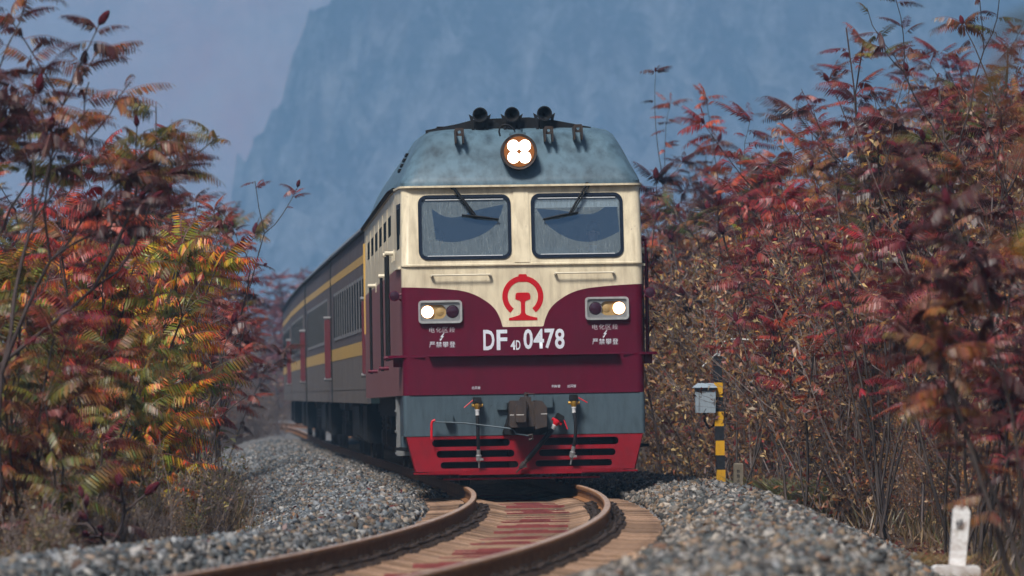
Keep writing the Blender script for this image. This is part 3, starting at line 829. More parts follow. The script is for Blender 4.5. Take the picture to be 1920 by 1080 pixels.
# buffer beam and skirt
m = MB()
rg = [cab_ring(.69, .012, 1.62, .05, 1.1, 0, .5), cab_ring(1.237, .012, 1.622, .05, 1.1, 0, .5)]
loft(m, rg); n_ = len(rg[0]); m.add(rg[0], [tuple(range(n_))]); m.add(rg[1], [tuple(range(n_))]); m.build('buffer_beam', 'beam_grey', loco)
SK = []
for x0, x1, y0, y1 in ((807, 953, 820.5, 834.5), (815, 961, 841.5, 855), (822, 968, 863, 875.5), (1012, 1157, 820, 834.5), (1007, 1151, 842, 855), (1000, 1144, 862, 874.5)):
    z0, z1 = pz(y1), pz(y0); SK.append(rrect(px(x0), z0, px(x1), z1, (z1 - z0) / 2 - .001, 6))
m = MB()
Msk = Matrix.Translation((0, 0, .69)) @ Matrix.Rotation(R(-7), 4, 'X') @ Matrix.Translation((0, 0, -.69))
m.prism([(-1.585, .688), (-1.46, .215), (1.46, .215), (1.585, .688)], .02, .06, 0, Msk, SK)
for s in (-1, 1):
    q = [(s * 1.575, .688), (s * 1.47, .205), (s * 1.30, .205)]
    # wrap-round cheek
    m.add([tuple(Msk @ Vector((s * 1.585, .021, .688))), tuple(Msk @ Vector((s * 1.46, .021, .215))), tuple(Msk @ Vector((s * 1.48, .06, .215))), (s * 1.59, .75, .688), (s * 1.47, .75, .26)],
          [(0, 1, 2), (0, 2, 4, 3)])
m.box((-1.5, -.10, .18), (-.9, -.03, .205), 0, None); m.box((.75, -.10, .18), (1.5, -.03, .205), 0, None)
m.box((-1.30, -.075, .165), (1.30, -.02, .225), 0, None, .01)
m.build('skirt', 'skirt_red', loco)
m = MB(); m.box((-1.1, -.02, .10), (1.0, .0, .122)); m.build('guard_bar', 'skirt_red', loco)
m = MB(); m.box((-1.42, .5, .2), (1.42, .55, .69)); m.box((-1.2, .3, .25), (-1.1, .5, .69)); m.box((.9, .28, .3), (1.05, .5, .6)); m.box((-.2, .25, .25), (-.05, .5, .69)); m.build('skirt_backing', 'black_metal', loco)
# coupler
cp = empty('coupler'); cp.parent = loco
m = MB(); m.prism([(-.30, .72), (-.22, .98), (-.24, 1.12), (.26, 1.12), (.26, 1.0), (.32, .74), (.22, .69), (-.22, .69)], -.04, .012); m.build('pocket', 'black_metal', cp)
m = MB(); m.box((-.215, -.42, .79), (.02, -.02, 1.15), bev=.02); m.box((.02, -.36, .80), (.12, -.02, 1.14), bev=.01); m.prism([(.12, .76), (.28, .80), (.285, 1.05), (.22, 1.14), (.12, 1.15)], -.40, -.02)
m.box((-.14, -.50, .86), (.0, -.42, 1.10), bev=.02); m.build('head', 'dark_iron', cp)
m = MB(); m.box((-.09, -.44, .80), (-.0, -.40, 1.17)); m.box((-.06, -.3, 1.14), (.08, -.1, 1.20), bev=.01); m.tube([(0.02, -.2, 1.2), (.02, -.2, 1.26)], .03, 8); m.tube([(.02, -.24, 1.24), (.12, -.24, 1.235), (.12, -.24, 1.2)], .008, 6); m.build('knuckle', 'dark_iron', cp)
m = MB(); m.box((-.216, -.423, .955), (-.16, -.40, .962)); m.box((-.13, -.503, .955), (-.03, -.5, .963)); m.box((.2, -.403, .963), (.285, -.39, .97)); m.build('height_mark', 'post_white', cp)
m = MB(); m.box((-.37, -.05, 1.03), (-.24, .01, 1.13), bev=.01); m.box((.26, -.05, 1.05), (.38, .01, 1.2), bev=.01); m.build('lug', 'beam_grey', cp)
m = MB(); m.tube([(px(812), -.12, pz(788)), (px(840), -.14, pz(789)), (px(870), -.17, pz(791)), (px(958), -.30, pz(803)), (px(962), -.34, pz(812)), (px(985), -.38, pz(816))], .012, 6); m.build('release_rod', 'beam_grey', cp)
m = MB(); m.box((px(832), -.10, pz(790)), (px(847), .01, pz(772)), bev=.01); m.build('rod_bracket', 'beam_grey', cp)
m = MB(); m.tube([(px(813), -.12, pz(784)), (px(808), -.12, pz(786)), (px(806), -.12, pz(791)), (px(805.5), -.12, pz(820))], .017, 8); m.build('rod_handle', 'red_paint', cp)
m = MB(); m.tube([(px(985), -.38, pz(816)), (px(992), -.38, pz(814)), (px(993), -.38, pz(822)), (px(986), -.38, pz(824))], .02, 6); m.build('hook', 'dark_iron', cp)
# hoses
def hose(top, bot, mid, col, hdl, tilt=0.):
    h = empty('air_hose'); h.parent = loco
    T = Matrix.Translation((px(top[0]), -.13, pz(top[1]))) @ Matrix.Rotation(R(tilt), 4, 'Y')
    m = MB(); m.box((-.055, -.05, -.038), (.055, .13, .038), 0, T, .01); m.build('valve', 'black_metal', h)
    m = MB(); m.lathe([(.035, -.04), (.05, -.055), (.05, -.085), (.034, -.11), (.03, -.13)], 12, 0, 'z', (0, 0, 0), T); m.lathe([(.022, -.075), (.022, .075)], 8, 0, 'x', (0, 0, -.07), T); m.build('cock', col, h, smooth=True)
    m = MB(); m.lathe([(.03, -.12), (.033, -.135), (.026, -.15), (.026, -.205)], 10, 0, 'z', (0, 0, 0), T); m.build('ferrule', 'white_fit', h, smooth=True)
    p0 = T @ Vector((0, 0, -.2)); p3 = Vector((px(bot[0]), -.15, pz(bot[1]))); p1 = Vector((px(mid[0]), -.20, pz(mid[1])))
    pts = []
    for k in range(13):
        t = k / 12; pts.append(p0 * (1 - t) ** 2 + p1 * 2 * t * (1 - t) + p3 * t * t)
    m = MB(); m.tube(pts, .024 if tilt == 0 else .034, 10); m.build('hose', 'rubber', h, smooth=True)
    d = (pts[-1] - pts[-2]).normalized()
    m = MB(); m.tube([p3 - d * .02, p3 + d * .05, p3 + d * .06, p3 + d * .12, p3 + d * .16], [.028, .026, .04, .036, .016], 10); m.tube([p3 + d * .14, p3 + d * .23], [.014, .012], 6); m.box((-.035, -.03, -.03), (.06, .01, .0), 0, Matrix.Translation(p3 + d * .1)); m.build('coupling', 'grey_metal' if tilt == 0 else 'dark_iron', h)
    m = MB(); a_ = Vector((px(hdl[0][0]), -.17, pz(hdl[0][1]))); b_ = Vector((px(hdl[1][0]), -.19, pz(hdl[1][1]))); m.tube([a_, b_], .008, 6); m.build('handle', 'red_paint', h)
hose((892, 748), (893, 843), (892, 805), 'brass', ((884, 748), (867, 762)))
hose((1073, 746), (1071, 840), (1079, 800), 'brass', ((1081, 746), (1098, 756)))
hose((1046, 782), (984, 861), (1018, 822), 'red_paint', ((1054, 788), (1060, 805)), 32.)

# roof hood
def hood_ring(z, yf, hw, rc): return cab_ring(z, yf, hw, rc, LEN, .045, 1.6 + yf)
hr = [hood_ring(4.04, .10, 1.61, .22), hood_ring(4.09, .105, 1.615, .22), hood_ring(4.16, .14, 1.585, .24), hood_ring(4.36, .30, 1.49, .26), hood_ring(4.58, .50, 1.39, .28), hood_ring(4.74, .66, 1.30, .28), hood_ring(4.805, .78, 1.22, .28), hood_ring(4.845, .95, 1.07, .28), hood_ring(4.865, 1.2, .8, .28), hood_ring(4.875, 1.5, .4, .2)]
m = MB(); loft(m, hr); m.add(hr[-1], [tuple(range(len(hr[-1])))]); m.build('roof_hood', 'hood_blue', loco, smooth=True)
eo = cab_ring(4.02, .06, 1.635, .2, LEN, .045); ei = cab_ring(4.02, .16, 1.55, .16, LEN, .045)
m = MB(); nn = len(eo); z2 = .026
vs = eo + [(a, b, c + z2) for a, b, c in eo] + ei + [(a, b, c + z2) for a, b, c in ei]; fs = []
for k in range(nn):
    j = (k + 1) % nn; fs += [(k, j, nn + j, nn + k), (k, j, 2 * nn + j, 2 * nn + k), (nn + k, nn + j, 3 * nn + j, 3 * nn + k)]
m.add(vs, fs); m.build('eave_gutter', 'cream', loco)
m = MB()
for s in (-1, 1): m.tube([(s * 1.675, 1.3, 4.04), (s * 1.70, 3.0, 4.06), (s * 1.70, LEN, 4.06)], .03, 6)
m.build('rain_strip', 'black_metal', loco)
# headlamp on the roof
tl = empty('top_headlamp'); tl.parent = loco
hc = Vector((px(979), .02, pz(283)))
m = MB(); m.lathe([(.205, .0), (.238, -.012), (.243, .03), (.236, .55)], 32, 0, 'y', hc); m.build('housing', 'dark_iron', tl, smooth=True)
m = MB(); m.lathe([(.0, .02), (.19, .015), (.204, -.008)], 28, 0, 'y', hc); m.build('reflector', 'lamp_well', tl, smooth=True)
for a in (-1, 1):
    for b in (-1, 1):
        m = MB(); m.lathe([(.0, -.03), (.05, -.026), (.08, -.012), (.086, .012)], 20, 0, 'y', hc + Vector((a * .076, -.002, b * .076))); m.build('lit_lens', 'lamp_lit', tl, smooth=True)
m = MB(); m.box((-.12, .08, .225), (.10, .25, .26), 0, Matrix.Translation(hc), .01); m.lathe([(.06, .26), (.06, .30)], 12, 0, 'z', hc + Vector((0, .15, 0))); m.build('cap', 'hood_blue', tl)
m = MB(); pts = [hc + Vector((-.14 - .12 * math.cos(t_ / 8 * math.pi * 1.15 - .5) * 1.0, .12, .24 + .13 * math.sin(t_ / 8 * math.pi * 1.15 - .2))) for t_ in range(9)]; m.tube(pts, .013, 6); m.build('cable', 'rubber', tl)
# horns, shield and lugs
m = MB()
sh = [(808, 248), (808, 235), (868, 224), (900, 216), (938, 214.5), (1004, 213), (1052, 219), (1122, 233), (1122, 246), (1062, 250), (985, 250), (890, 250)]
m.prism([(px(a), pz(b)) for a, b in sh], .92, .96); m.box((px(830), .96, pz(240)), (px(1100), 1.5, pz(228))); m.build('horn_shield', 'black_metal', loco)
for xh, yh in ((911, 208.5), (971.5, 208.5), (1033, 207.5)):
    hn = empty('horn'); hn.parent = loco; c = Vector((px(xh), .78, pz(yh)))
    m = MB(); m.lathe([(.03, .6), (.035, .3), (.06, .12), (.098, .0), (.104, -.03), (.088, -.03), (.055, .05), (.02, .14)], 20, 0, 'y', c); m.build('bell', 'black_metal', hn, smooth=True)
    m = MB(); m.prism([(c.x - .15, c.z + .015), (c.x - .09, c.z - .02), (c.x - .07, c.z - .26), (c.x + .07, c.z - .26), (c.x + .09, c.z - .02), (c.x + .15, c.z + .015), (c.x + .13, c.z - .06), (c.x + .1, c.z - .3), (c.x - .1, c.z - .3), (c.x - .13, c.z - .06)], .83, .87); m.box((c.x - .06, .84, c.z - .35), (c.x + .06, .98, c.z - .06)); m.build('bracket', 'black_metal', hn)
for xl_, yl_ in ((869, 249), (1037.5, 248), (1093, 245)):
    m = MB(); z0, z1 = pz(yl_ + 15), pz(yl_ - 14); x_ = px(xl_)
    yb = .56
    m.prism(rrect(x_ - .055, z0 + .10, x_ + .055, z1, .012), .12 + .24, .39, 0, None, [circle(x_, z1 - .055, .022, 12)])
    m.box((x_ - .06, .28, z0), (x_ - .042, .75, z1 - .02)); m.box((x_ + .042, .28, z0), (x_ + .06, .75, z1 - .02)); m.build('lifting_lug', 'dark_iron', loco)
for s in (-1, 1):
    for k in range(4):
        m = MB(); zz = 4.32 + .07 * k; m.box((s * (1.56 - .033 * k) - .02, 1.9, zz), (s * (1.56 - .033 * k) + .04, 2.6, zz + .03)); m.build('vent_slat', 'black_metal', loco)

# flank details: cab window, door, grab rails, filters
for s in (-1, 1):
    X = s * 1.60
    w_ = empty('side_window'); w_.parent = loco
    def sx_(y_): return 1.60 + .055 * min(1, max(0, (y_ - RC) / (1.4 - RC)))
    def side_quad(mb, y0, y1, z0, z1, o0, o1):
        a, b = sx_(y0), sx_(y1)
        vs = [(s * (a + o0), y0, z0), (s * (b + o0), y1, z0), (s * (b + o0), y1, z1), (s * (a + o0), y0, z1), (s * (a + o1), y0, z0), (s * (b + o1), y1, z0), (s * (b + o1), y1, z1), (s * (a + o1), y0, z1)]
        mb.add(vs, [(0, 1, 2, 3), (4, 5, 6, 7), (0, 1, 5, 4), (1, 2, 6, 5), (2, 3, 7, 6), (3, 0, 4, 7)])
    m = MB(); side_quad(m, .30, .98, 2.96, 3.82, -.01, .012); m.build('frame', 'gasket', w_)
    m = MB(); side_quad(m, .37, .91, 3.03, 3.75, .012, .016); m.build('pane', 'coach_glass', w_)
    m = MB(); side_quad(m, .16, 1.0, 2.935, 2.965, 0, .06); m.build('sill', 'cream_plain', loco)
    m = MB(); side_quad(m, 1.55, 2.25, 1.9, 3.85, 0, .012); m.build('cab_door', 'loco_paint', loco)
    for yy in (1.42, 2.4, 5.2, 12.2):
        g_ = empty('grab_rail'); g_.parent = loco
        z0, z1 = (1.72, 3.18) if yy < 3 else (1.6, 2.95)
        xo = s * (sx_(yy) + .11)
        m = MB(); m.tube([(xo, yy, z0), (xo, yy, z1)], .022, 8); m.build('bar', 'black_metal', g_)
        m = MB(); m.tube([(s * sx_(yy), yy, z1), (s * (sx_(yy) + .15), yy, z1)], .03, 8); m.box((min(s * sx_(yy), s * (sx_(yy) + .03)), yy - .05, z1 - .1), (max(s * sx_(yy), s * (sx_(yy) + .03)), yy + .05, z1 + .05)); m.build('upper_bracket', 'cream_plain', g_)
        m = MB(); m.tube([(s * sx_(yy), yy, z0 + .04), (s * (sx_(yy) + .16), yy, z0 + .04)], .028, 8); m.build('lower_bracket', 'maroon', g_)
    for k in range(6):
        m = MB(); y0 = 3.2 + k * 2.7; m.box((min(s * 1.655, s * 1.668), y0, 2.98), (max(s * 1.655, s * 1.668), y0 + 1.5, 3.75)); m.build('side_pane', 'coach_glass', loco)
        m = MB(); m.box((min(s * 1.655, s * 1.672), y0 + 1.9, 1.55), (max(s * 1.655, s * 1.672), y0 + 1.94, 3.9)); m.build('seam_strip', 'loco_paint', loco)
    m = MB(); m.box((s * 1.68 - .02, LEN - .6, 2.3), (s * 1.68 + .02, LEN - .5, 3.8)); m.build('rear_board', 'coach_yellow', loco)
# tall handrail seen past the right-hand corner
for s in (1,):
    m = MB(); m.tube([(s * 1.60, .35, 3.30), (s * 1.685, .35, 3.30), (s * 1.685, .35, 1.76)], .017, 8); m.lathe([(.03, -.03), (.03, .03)], 8, 0, 'x', (s * 1.64, .35, 3.30)); m.build('corner_handrail', 'maroon', loco)
# running gear
m = MB(); m.box((-1.45, 1.1, .95), (1.45, LEN, 1.25)); m.box((-1.35, 7.6, .35), (1.35, 12.8, 1.0), bev=.12); m.build('underframe', 'black_metal', loco)
def bogie(parent, yc, axles, gauge_hw=.7535, wr=.525, frame='black_metal', fx=1.08):
    b = empty('bogie'); b.parent = parent
    for s in (-1, 1):
        m = MB(); a0, a1 = axles[0] - .75, axles[-1] + .75
        m.prism([(a0, .75), (a0, .95), (a0 + .5, 1.0), (a1 - .5, 1.0), (a1, .95), (a1, .75), (a1 - .45, .62), (a0 + .45, .62)], s * fx - .06, s * fx + .06, 0, Matrix(((0, 1, 0, 0), (1, 0, 0, yc), (0, 0, 1, 0), (0, 0, 0, 1))))
        m.build('side_frame', frame, b)
        for a in axles:
            m = MB(); m.box((s * fx - .12, yc + a - .16, .40), (s * fx + .12, yc + a + .16, .70), bev=.04); m.lathe([(.09, .70), (.12, .74), (.09, .78), (.12, .82), (.09, .86), (.12, .90), (.09, .93)], 10, 0, 'z', (s * fx, yc + a + .3, 0)); m.build('axle_box', 'dark_iron', b)
    for a in axles:
        w = MB()
        for s in (-1, 1):
            w.lathe([(wr + .028, s * -.07), (wr + .028, s * -.04), (wr, s * -.03), (wr - .01, s * .07), (wr * .85, s * .07), (wr * .82, s * .03), (.16, s * .03), (.15, s * .1)], 28, 0, 'x', (s * gauge_hw, yc + a, wr))
        w.tube([(-gauge_hw, yc + a, wr), (gauge_hw, yc + a, wr)], .09, 10); w.build('wheelset', 'steel_wheel', b, smooth=True)
    return b
bogie(loco, 3.6, (-1.8, 0, 1.8)); bogie(loco, 17.0, (-1.8, 0, 1.8))
for s in (-1, 1):
    m = MB(); X = s * 1.5
    m.box((min(X, X + s * .12), 1.15, .52), (max(X, X + s * .12), 1.75, 1.22), bev=.02); m.build('sand_box', 'beam_grey', loco)
    m = MB(); m.box((min(s * 1.42, s * 1.66), 1.85, .42), (max(s * 1.42, s * 1.66), 1.92, 1.24)); m.box((min(s * 1.42, s * 1.66), 2.35, .42), (max(s * 1.42, s * 1.66), 2.42, 1.24))
    for zz in (.44, .74, 1.02): m.box((min(s * 1.45, s * 1.68), 1.92, zz), (max(s * 1.45, s * 1.68), 2.35, zz + .03))
    m.build('cab_steps', 'grey_metal', loco)
    m = MB(); m.box((min(s * 1.40, s * 1.58), 2.7, .62), (max(s * 1.40, s * 1.58), 3.1, 1.18), bev=.03); m.tube([(s * 1.5, 3.2, 1.1), (s * 1.55, 3.4, .8), (s * 1.5, 3.9, .7), (s * 1.5, 4.6, 1.1)], .05, 8); m.build('pipe_gear', 'dark_iron', loco)
    m = MB(); m.box((min(s * 1.5, s * 1.57), 3.0, .86), (max(s * 1.5, s * 1.57), 3.12, 1.05)); m.tube([(s * 1.55, 2.6, .98), (s * 1.55, 3.3, .96)], .03, 6); m.build('red_valve', 'red_paint', loco)
    m = MB(); m.tube([(s * 1.45, .9, .50), (s * 1.62, .9, .52), (s * 1.64, 1.2, .52)], .03, 6); m.box((min(s * 1.48, s * 1.72), .85, .50), (max(s * 1.48, s * 1.72), 1.3, .54)); m.build('foot_step', 'black_metal', loco)

# ------------------------------------------------------------------ coaches
CL = 25.4
ctext = ['first dusty grey coach with two yellow stripes coupled behind the locomotive', 'second dusty grey coach with two yellow stripes in the train', 'third dusty grey coach with two yellow stripes, before the last in view', 'farthest coach of the train, almost hidden behind the one before it']
def make_coach():
    c = empty('passenger_coach')
    HW = 1.55
    sec = lambda z, hw: (hw, z)
    m = MB()
    def band(z0, z1, mat_i, h0=HW, h1=HW):
        for s in (-1, 1):
            m.add([(s * h0, 0, z0), (s * h0, CL, z0), (s * h1, CL, z1), (s * h1, 0, z1)], [(0, 1, 2, 3)], mat_i)
    band(1.14, 1.36, 1); band(1.372, 1.95, 1); band(2.18, 3.46, 0); band(3.60, 3.98, 0, HW, HW)
    m.build('side_wall', ['coach_side', 'coach_lower'], c)
    m = MB(); band(1.36, 1.372, 0, HW - .01, HW - .01); m.build('sill_groove', 'coach_end', c)
    m = MB(); band(1.95, 2.18, 0, HW + .004, HW + .004); m.build('lower_stripe', 'coach_yellow', c)
    m = MB(); band(3.46, 3.60, 0, HW + .004, HW + .004); m.build('upper_stripe', 'coach_yellow', c)
    rp = [(-1.55, 3.98), (-1.57, 4.02), (-1.50, 4.12), (-1.33, 4.24), (-1.0, 4.35), (-.5, 4.42), (0, 4.435)]
    rp = rp + [(-a, b) for a, b in rp[::-1][1:]]
    m = MB(); m.prism(rp, 0, CL); m.build('roof', 'coach_roof', c, smooth=True)
    m = MB()
    for s in (-1, 1): m.box((s * 1.57 - .03, 0, 3.955), (s * 1.57 + .03, CL, 4.0))
    m.build('gutter', 'black_metal', c)
    m = MB(); m.box((-1.54, .01, 1.14), (1.54, .06, 3.98)); m.box((-1.54, CL - .06, 1.14), (1.54, CL - .01, 3.98)); m.build('end_wall', 'coach_end', c)
    m = MB(); m.box((-.55, -.38, 1.2), (.55, .01, 3.5)); m.box((-1.3, -.30, .95), (1.3, .01, 1.14)); m.build('gangway', 'rubber', c)
    for s in (-1, 1):
        for k in range(13):
            y0 = 2.4 + k * 1.62
            w = MB(); X = s * HW
            w.add([(X + s * a, y0 + b, z_) for a, b, z_ in ((.014, 0, 2.34), (.014, 1.0, 2.34), (.014, 1.0, 3.26), (.014, 0, 3.26), (-.004, 0, 2.34), (-.004, 1.0, 2.34), (-.004, 1.0, 3.26), (-.004, 0, 3.26), )], [(0, 1, 2, 3), (0, 1, 5, 4), (1, 2, 6, 5), (2, 3, 7, 6), (3, 0, 4, 7)])
            wo = w.build('window', 'window_trim', c)
            g = MB(); g.add([(X + s * .018, y0 + .06, 2.40), (X + s * .018, y0 + .94, 2.40), (X + s * .018, y0 + .94, 3.20), (X + s * .018, y0 + .06, 3.20)], [(0, 1, 2, 3)]); g.build('pane', 'coach_glass', wo)
        d = MB(); X = s * HW; d.box((min(X, X + s * .012), .75, 1.2), (max(X, X + s * .012), 1.5, 3.2)); d.build('door', 'coach_side', c)
        d = MB(); d.box((min(X + s * .01, X + s * .13), .10, 1.62), (max(X + s * .01, X + s * .13), .17, 2.80), bev=.02); d.build('door_leaf', 'maroon_dusty', c)
        d = MB(); d.tube([(X, .14, 1.60), (X + s * .15, .14, 1.60)], .035, 8); d.tube([(X, .14, 2.83), (X + s * .15, .14, 2.83)], .035, 8); d.build('leaf_bracket', 'window_trim', c)
    for yv in (4., 9.5, 15., 20.5):
        m = MB(); m.prism([(-.45, 4.36), (-.38, 4.62), (.38, 4.62), (.45, 4.36)], yv, yv + .9); m.build('roof_vent', 'black_metal', c)
    m = MB(); m.box((-1.4, 7.2, .42), (1.4, 9.6, 1.14), bev=.05); m.box((-1.45, 10.2, .5), (1.3, 13.0, 1.14), bev=.05); m.box((-1.4, 14, .45), (1.4, 16.4, 1.14), bev=.05); m.box((-1.2, 0, .98), (1.2, CL, 1.14)); m.build('underframe_gear', 'black_metal', c)
    bogie(c, 4.0, (-1.2, 1.2), wr=.4575); bogie(c, CL - 4.0, (-1.2, 1.2), wr=.4575)
    return c
def kids(o): return [q for q in bpy.data.objects if q.parent == o]
def copy_tree(o, parent, kid_map):
    c = o.copy(); COL.objects.link(c); c.parent = parent
    for ch in kid_map.get(o.name, ()): copy_tree(ch, c, kid_map)
    return c
coach0 = make_coach()
for ch in kids(coach0):
    for q in [ch] + [k_ for k_ in kids(ch)]:
        if q.type == 'MESH' and not ch.name.startswith('bogie'):
            for v_ in q.data.vertices:
                if v_.co.z > 1.14: v_.co.z = 1.14 + (v_.co.z - 1.14) * 1.045
km = {}
for q in bpy.data.objects:
    if q.parent: km.setdefault(q.parent.name, []).append(q)
for k in range(4):
    c = coach0 if k == 0 else copy_tree(coach0, None, km)
    c.matrix_world = seat_on_track(84 + LEN + .9 + k * (CL + .75), 4.0, CL - 4.0)
    tag(c, ctext[k], 'coach')

# ------------------------------------------------------------------ crew in the cab
def person(local, lean, label, hat):
    root = empty('person'); root.matrix_world = ML @ Matrix.Translation(local)
    tag(root, label, 'person')
    # seated: origin at the seat
    sk = [(0, 0, 0, .17, .14), (0, -.02, .18, .16, .12), (0, -.03, .36, .19, .125), (0, -.03, .50, .15, .09), (0, -.04, .56, .058, .058), (0, -.055, .62, .055, .06), (0, -.07, .70, .075, .095), (0, -.07, .78, .08, .10), (0, -.06, .84, .055, .065)]
    ed = [(i, i + 1) for i in range(len(sk) - 1)]
    vs = [a[:3] for a in sk]; rs = [a[3:] for a in sk]
    def chain(start, pts):
        prev = start
        for x_, y_, z_, a, b in pts:
            vs.append((x_, y_, z_)); rs.append((a, b)); ed.append((prev, len(vs) - 1)); prev = len(vs) - 1
        return prev
    for s in (-1, 1):
        w = chain(3, [(s * .17, -.02, .49, .065, .065), (s * .23, -.06, .26, .05, .05), (s * .22, -.30, .20, .04, .04), (s * .19, -.36, .22, .03, .022), (s * .185, -.41, .225, .036, .018)])
        for k in range(4): chain(w, [(s * (.16 + .018 * k), -.45, .22, .009, .009), (s * (.158 + .019 * k), -.485 + .006 * abs(k - 1), .205, .008, .008)])
        chain(w, [(s * .15, -.41, .215, .01, .01), (s * .135, -.435, .205, .009, .009)])
        chain(0, [(s * .10, -.16, -.01, .09, .085), (s * .12, -.44, .0, .07, .07), (s * .12, -.46, -.38, .05, .05), (s * .12, -.56, -.41, .045, .035)])
    me = bpy.data.meshes.new('body'); me.from_pydata(vs, ed, []); 
    o = obj('body', me, root)
    md = o.modifiers.new('skin', 'SKIN'); md.use_smooth_shade = True
    for i, r_ in enumerate(rs): me.skin_vertices[0].data[i].radius = r_
    me.skin_vertices[0].data[0].use_root = True
    ss = o.modifiers.new('sub', 'SUBSURF'); ss.levels = 1; ss.render_levels = 1
    mt, nt, p, out = node_mat('clothes_and_skin')
    tc = N(nt, 'ShaderNodeTexCoord'); sp = N(nt, 'ShaderNodeSeparateXYZ'); nt.links.new(tc.outputs['Object'], sp.inputs[0])
    is_face = math_n(nt, 'GREATER_THAN', sp.outputs['Z'], .575)
    hand = math_n(nt, 'MULTIPLY', math_n(nt, 'LESS_THAN', sp.outputs['Y'], -.35), math_n(nt, 'GREATER_THAN', sp.outputs['Z'], .14))
    sk_ = math_n(nt, 'MAXIMUM', is_face, hand)
    col = math_n(nt, 'MULTIPLY', math_n(nt, 'LESS_THAN', math_n(nt, 'ABSOLUTE', sp.outputs['X']), .055), math_n(nt, 'GREATER_THAN', sp.outputs['Z'], .36))
    c1 = mixrgb(nt, (.03, .035, .06), (.65, .67, .7), col); nt.links.new(mixrgb(nt, c1, (.40, .21, .15), sk_), p.inputs['Base Color']); p.inputs['Roughness'].default_value = .7
    me.materials.append(mt)
    m = MB(); m.lathe([(.0, .155), (.05, .145), (.085, .11), (.098, .06), (.10, .02), (.09, .0)], 16, 0, 'z', (0, -.055, .755)); m.build('hair', 'hair', root, smooth=True)
    m = MB()
    for s in (-1, 1): m.lathe([(.0, -.006), (.010, 0), (.008, .006)], 8, 0, 'y', (s * .033, -.158, .745))
    m.build('eyes', 'letter_black', root)
    m = MB(); m.prism([(-.013, -.03), (.013, -.03), (.005, .03), (-.005, .03)], -.185, -.15, 0, Matrix.Translation((0, 0, .725))); m.box((-.022, -.162, .676), (.022, -.14, .684)); 
    for s in (-1, 1): m.box((s * .082 - .008, -.085, .71), (s * .082 + .008, -.06, .76), bev=.004)
    m.build('face_features', 'skin', root)
    return root
person((1.0, .80, 2.66), 0, 'driver in dark jacket and white shirt behind the right-hand windscreen', False)
person((-1.12, .85, 2.58), 0, 'second crew member in dark jacket behind the left-hand windscreen', False)
for sx0 in (1.0, -1.12):
    m = MB(); m.box((sx0 - .24, .66, 2.38), (sx0 + .24, 1.12, 2.48), bev=.03); m.box((sx0 - .22, 1.04, 2.5), (sx0 + .22, 1.14, 3.15), bev=.04); m.tube([(sx0, .9, 1.9), (sx0, .9, 2.4)], .06, 8); m.build('crew_seat', 'rubber', loco)

# ------------------------------------------------------------------ trackside posts
def lettered(parent, s_, x, y_, z, h, mat, pitch=0.):
    for i, ch in enumerate(s_):
        o = obj('character', text_mesh(ch, h, h), parent, [mat]); o.location = (x, y_, z - i * pitch)
py_ = 95.0
sp_ = empty('signal_post', (at(1352, py_), py_, ground_z(at(1352, py_), py_) - .05))
tag(sp_, 'yellow and black banded post carrying a grey box beside the ballast', 'post')
z0 = sp_.location.z; top = zt(690, py_) - z0; bot = zt(908, py_) - z0
m = MB(); m.box((-.075, -.075, 0), (.075, .075, bot)); m.build('base', 'post_black', sp_)
nb = 8
for k in range(nb):
    a, b = bot + (top - bot) * k / nb, bot + (top - bot) * (k + 1) / nb
    if k == nb - 1: b += .18
    m = MB(); lx = -.055 * (k + .5) / nb
    m.prism([(-.068 + lx, a), (.068 + lx, a), (.066 + lx, b), (-.066 + lx, b)], -.068, .068); m.build('band', 'post_yellow' if k % 2 == 0 else 'post_black', sp_)
m = MB(); m.tube([(-.05, 0, top + .1), (-.07, 0, top + .5), (-.08, 0, top + 1.05)], .014, 6); m.build('rod', 'grey_metal', sp_)
m = MB(); m.tube([(-.06, 0, top + .1), (.03, 0, top + .38), (.10, 0, top + .44), (.75, 0, top + .42)], .013, 6); m.build('bracket_arm', 'pipe_white', sp_)
m = MB(); m.tube([(-.28, 0, top + .02), (-.06, 0, top + .22), (.14, 0, top + .10)], .015, 6); m.build('brace', 'grey_metal', sp_)
bx = empty('equipment_box'); bx.parent = sp_
zb0, zb1 = zt(774, py_) - z0, zt(727, py_) - z0
m = MB(); m.prism([(-.40, zb1), (-.39, zb0), (-.09, zb0), (-.085, zb1)], -.17, .10); m.build('case', 'box_grey', bx)
m = MB(); m.add([(-.44, -.22, zb1), (-.06, -.22, zb1), (-.06, .14, zb1), (-.44, .14, zb1), (-.36, -.05, zb1 + .07), (-.12, -.05, zb1 + .07)], [(0, 1, 5, 4), (1, 2, 5), (2, 3, 4, 5), (3, 0, 4), (0, 1, 2, 3)]); m.build('lid', 'box_grey', bx)
m = MB(); m.box((-.345, -.178, zb0 + .03), (-.335, -.17, zb1 - .02)); m.box((-.12, -.185, (zb0 + zb1) / 2 - .03), (-.105, -.17, (zb0 + zb1) / 2 + .03)); m.build('door_edge', 'grey_metal', bx)
m = MB(); m.tube([(-.25, 0, zb0), (-.25, 0, zb0 - .12), (-.18, 0, zb0 - .24), (-.10, 0, zb0 - .18), (-.07, 0, zb0 + .02)], .02, 6); m.build('cable', 'rubber', sp_)
yb_ = 88.
bp = empty('boundary_post', (at(1384, yb_), yb_, ground_z(at(1384, yb_), yb_) - .05)); tag(bp, 'small tan concrete post lettered down its face beside the banded post', 'marker post')
zz = zt(868, yb_) - bp.location.z
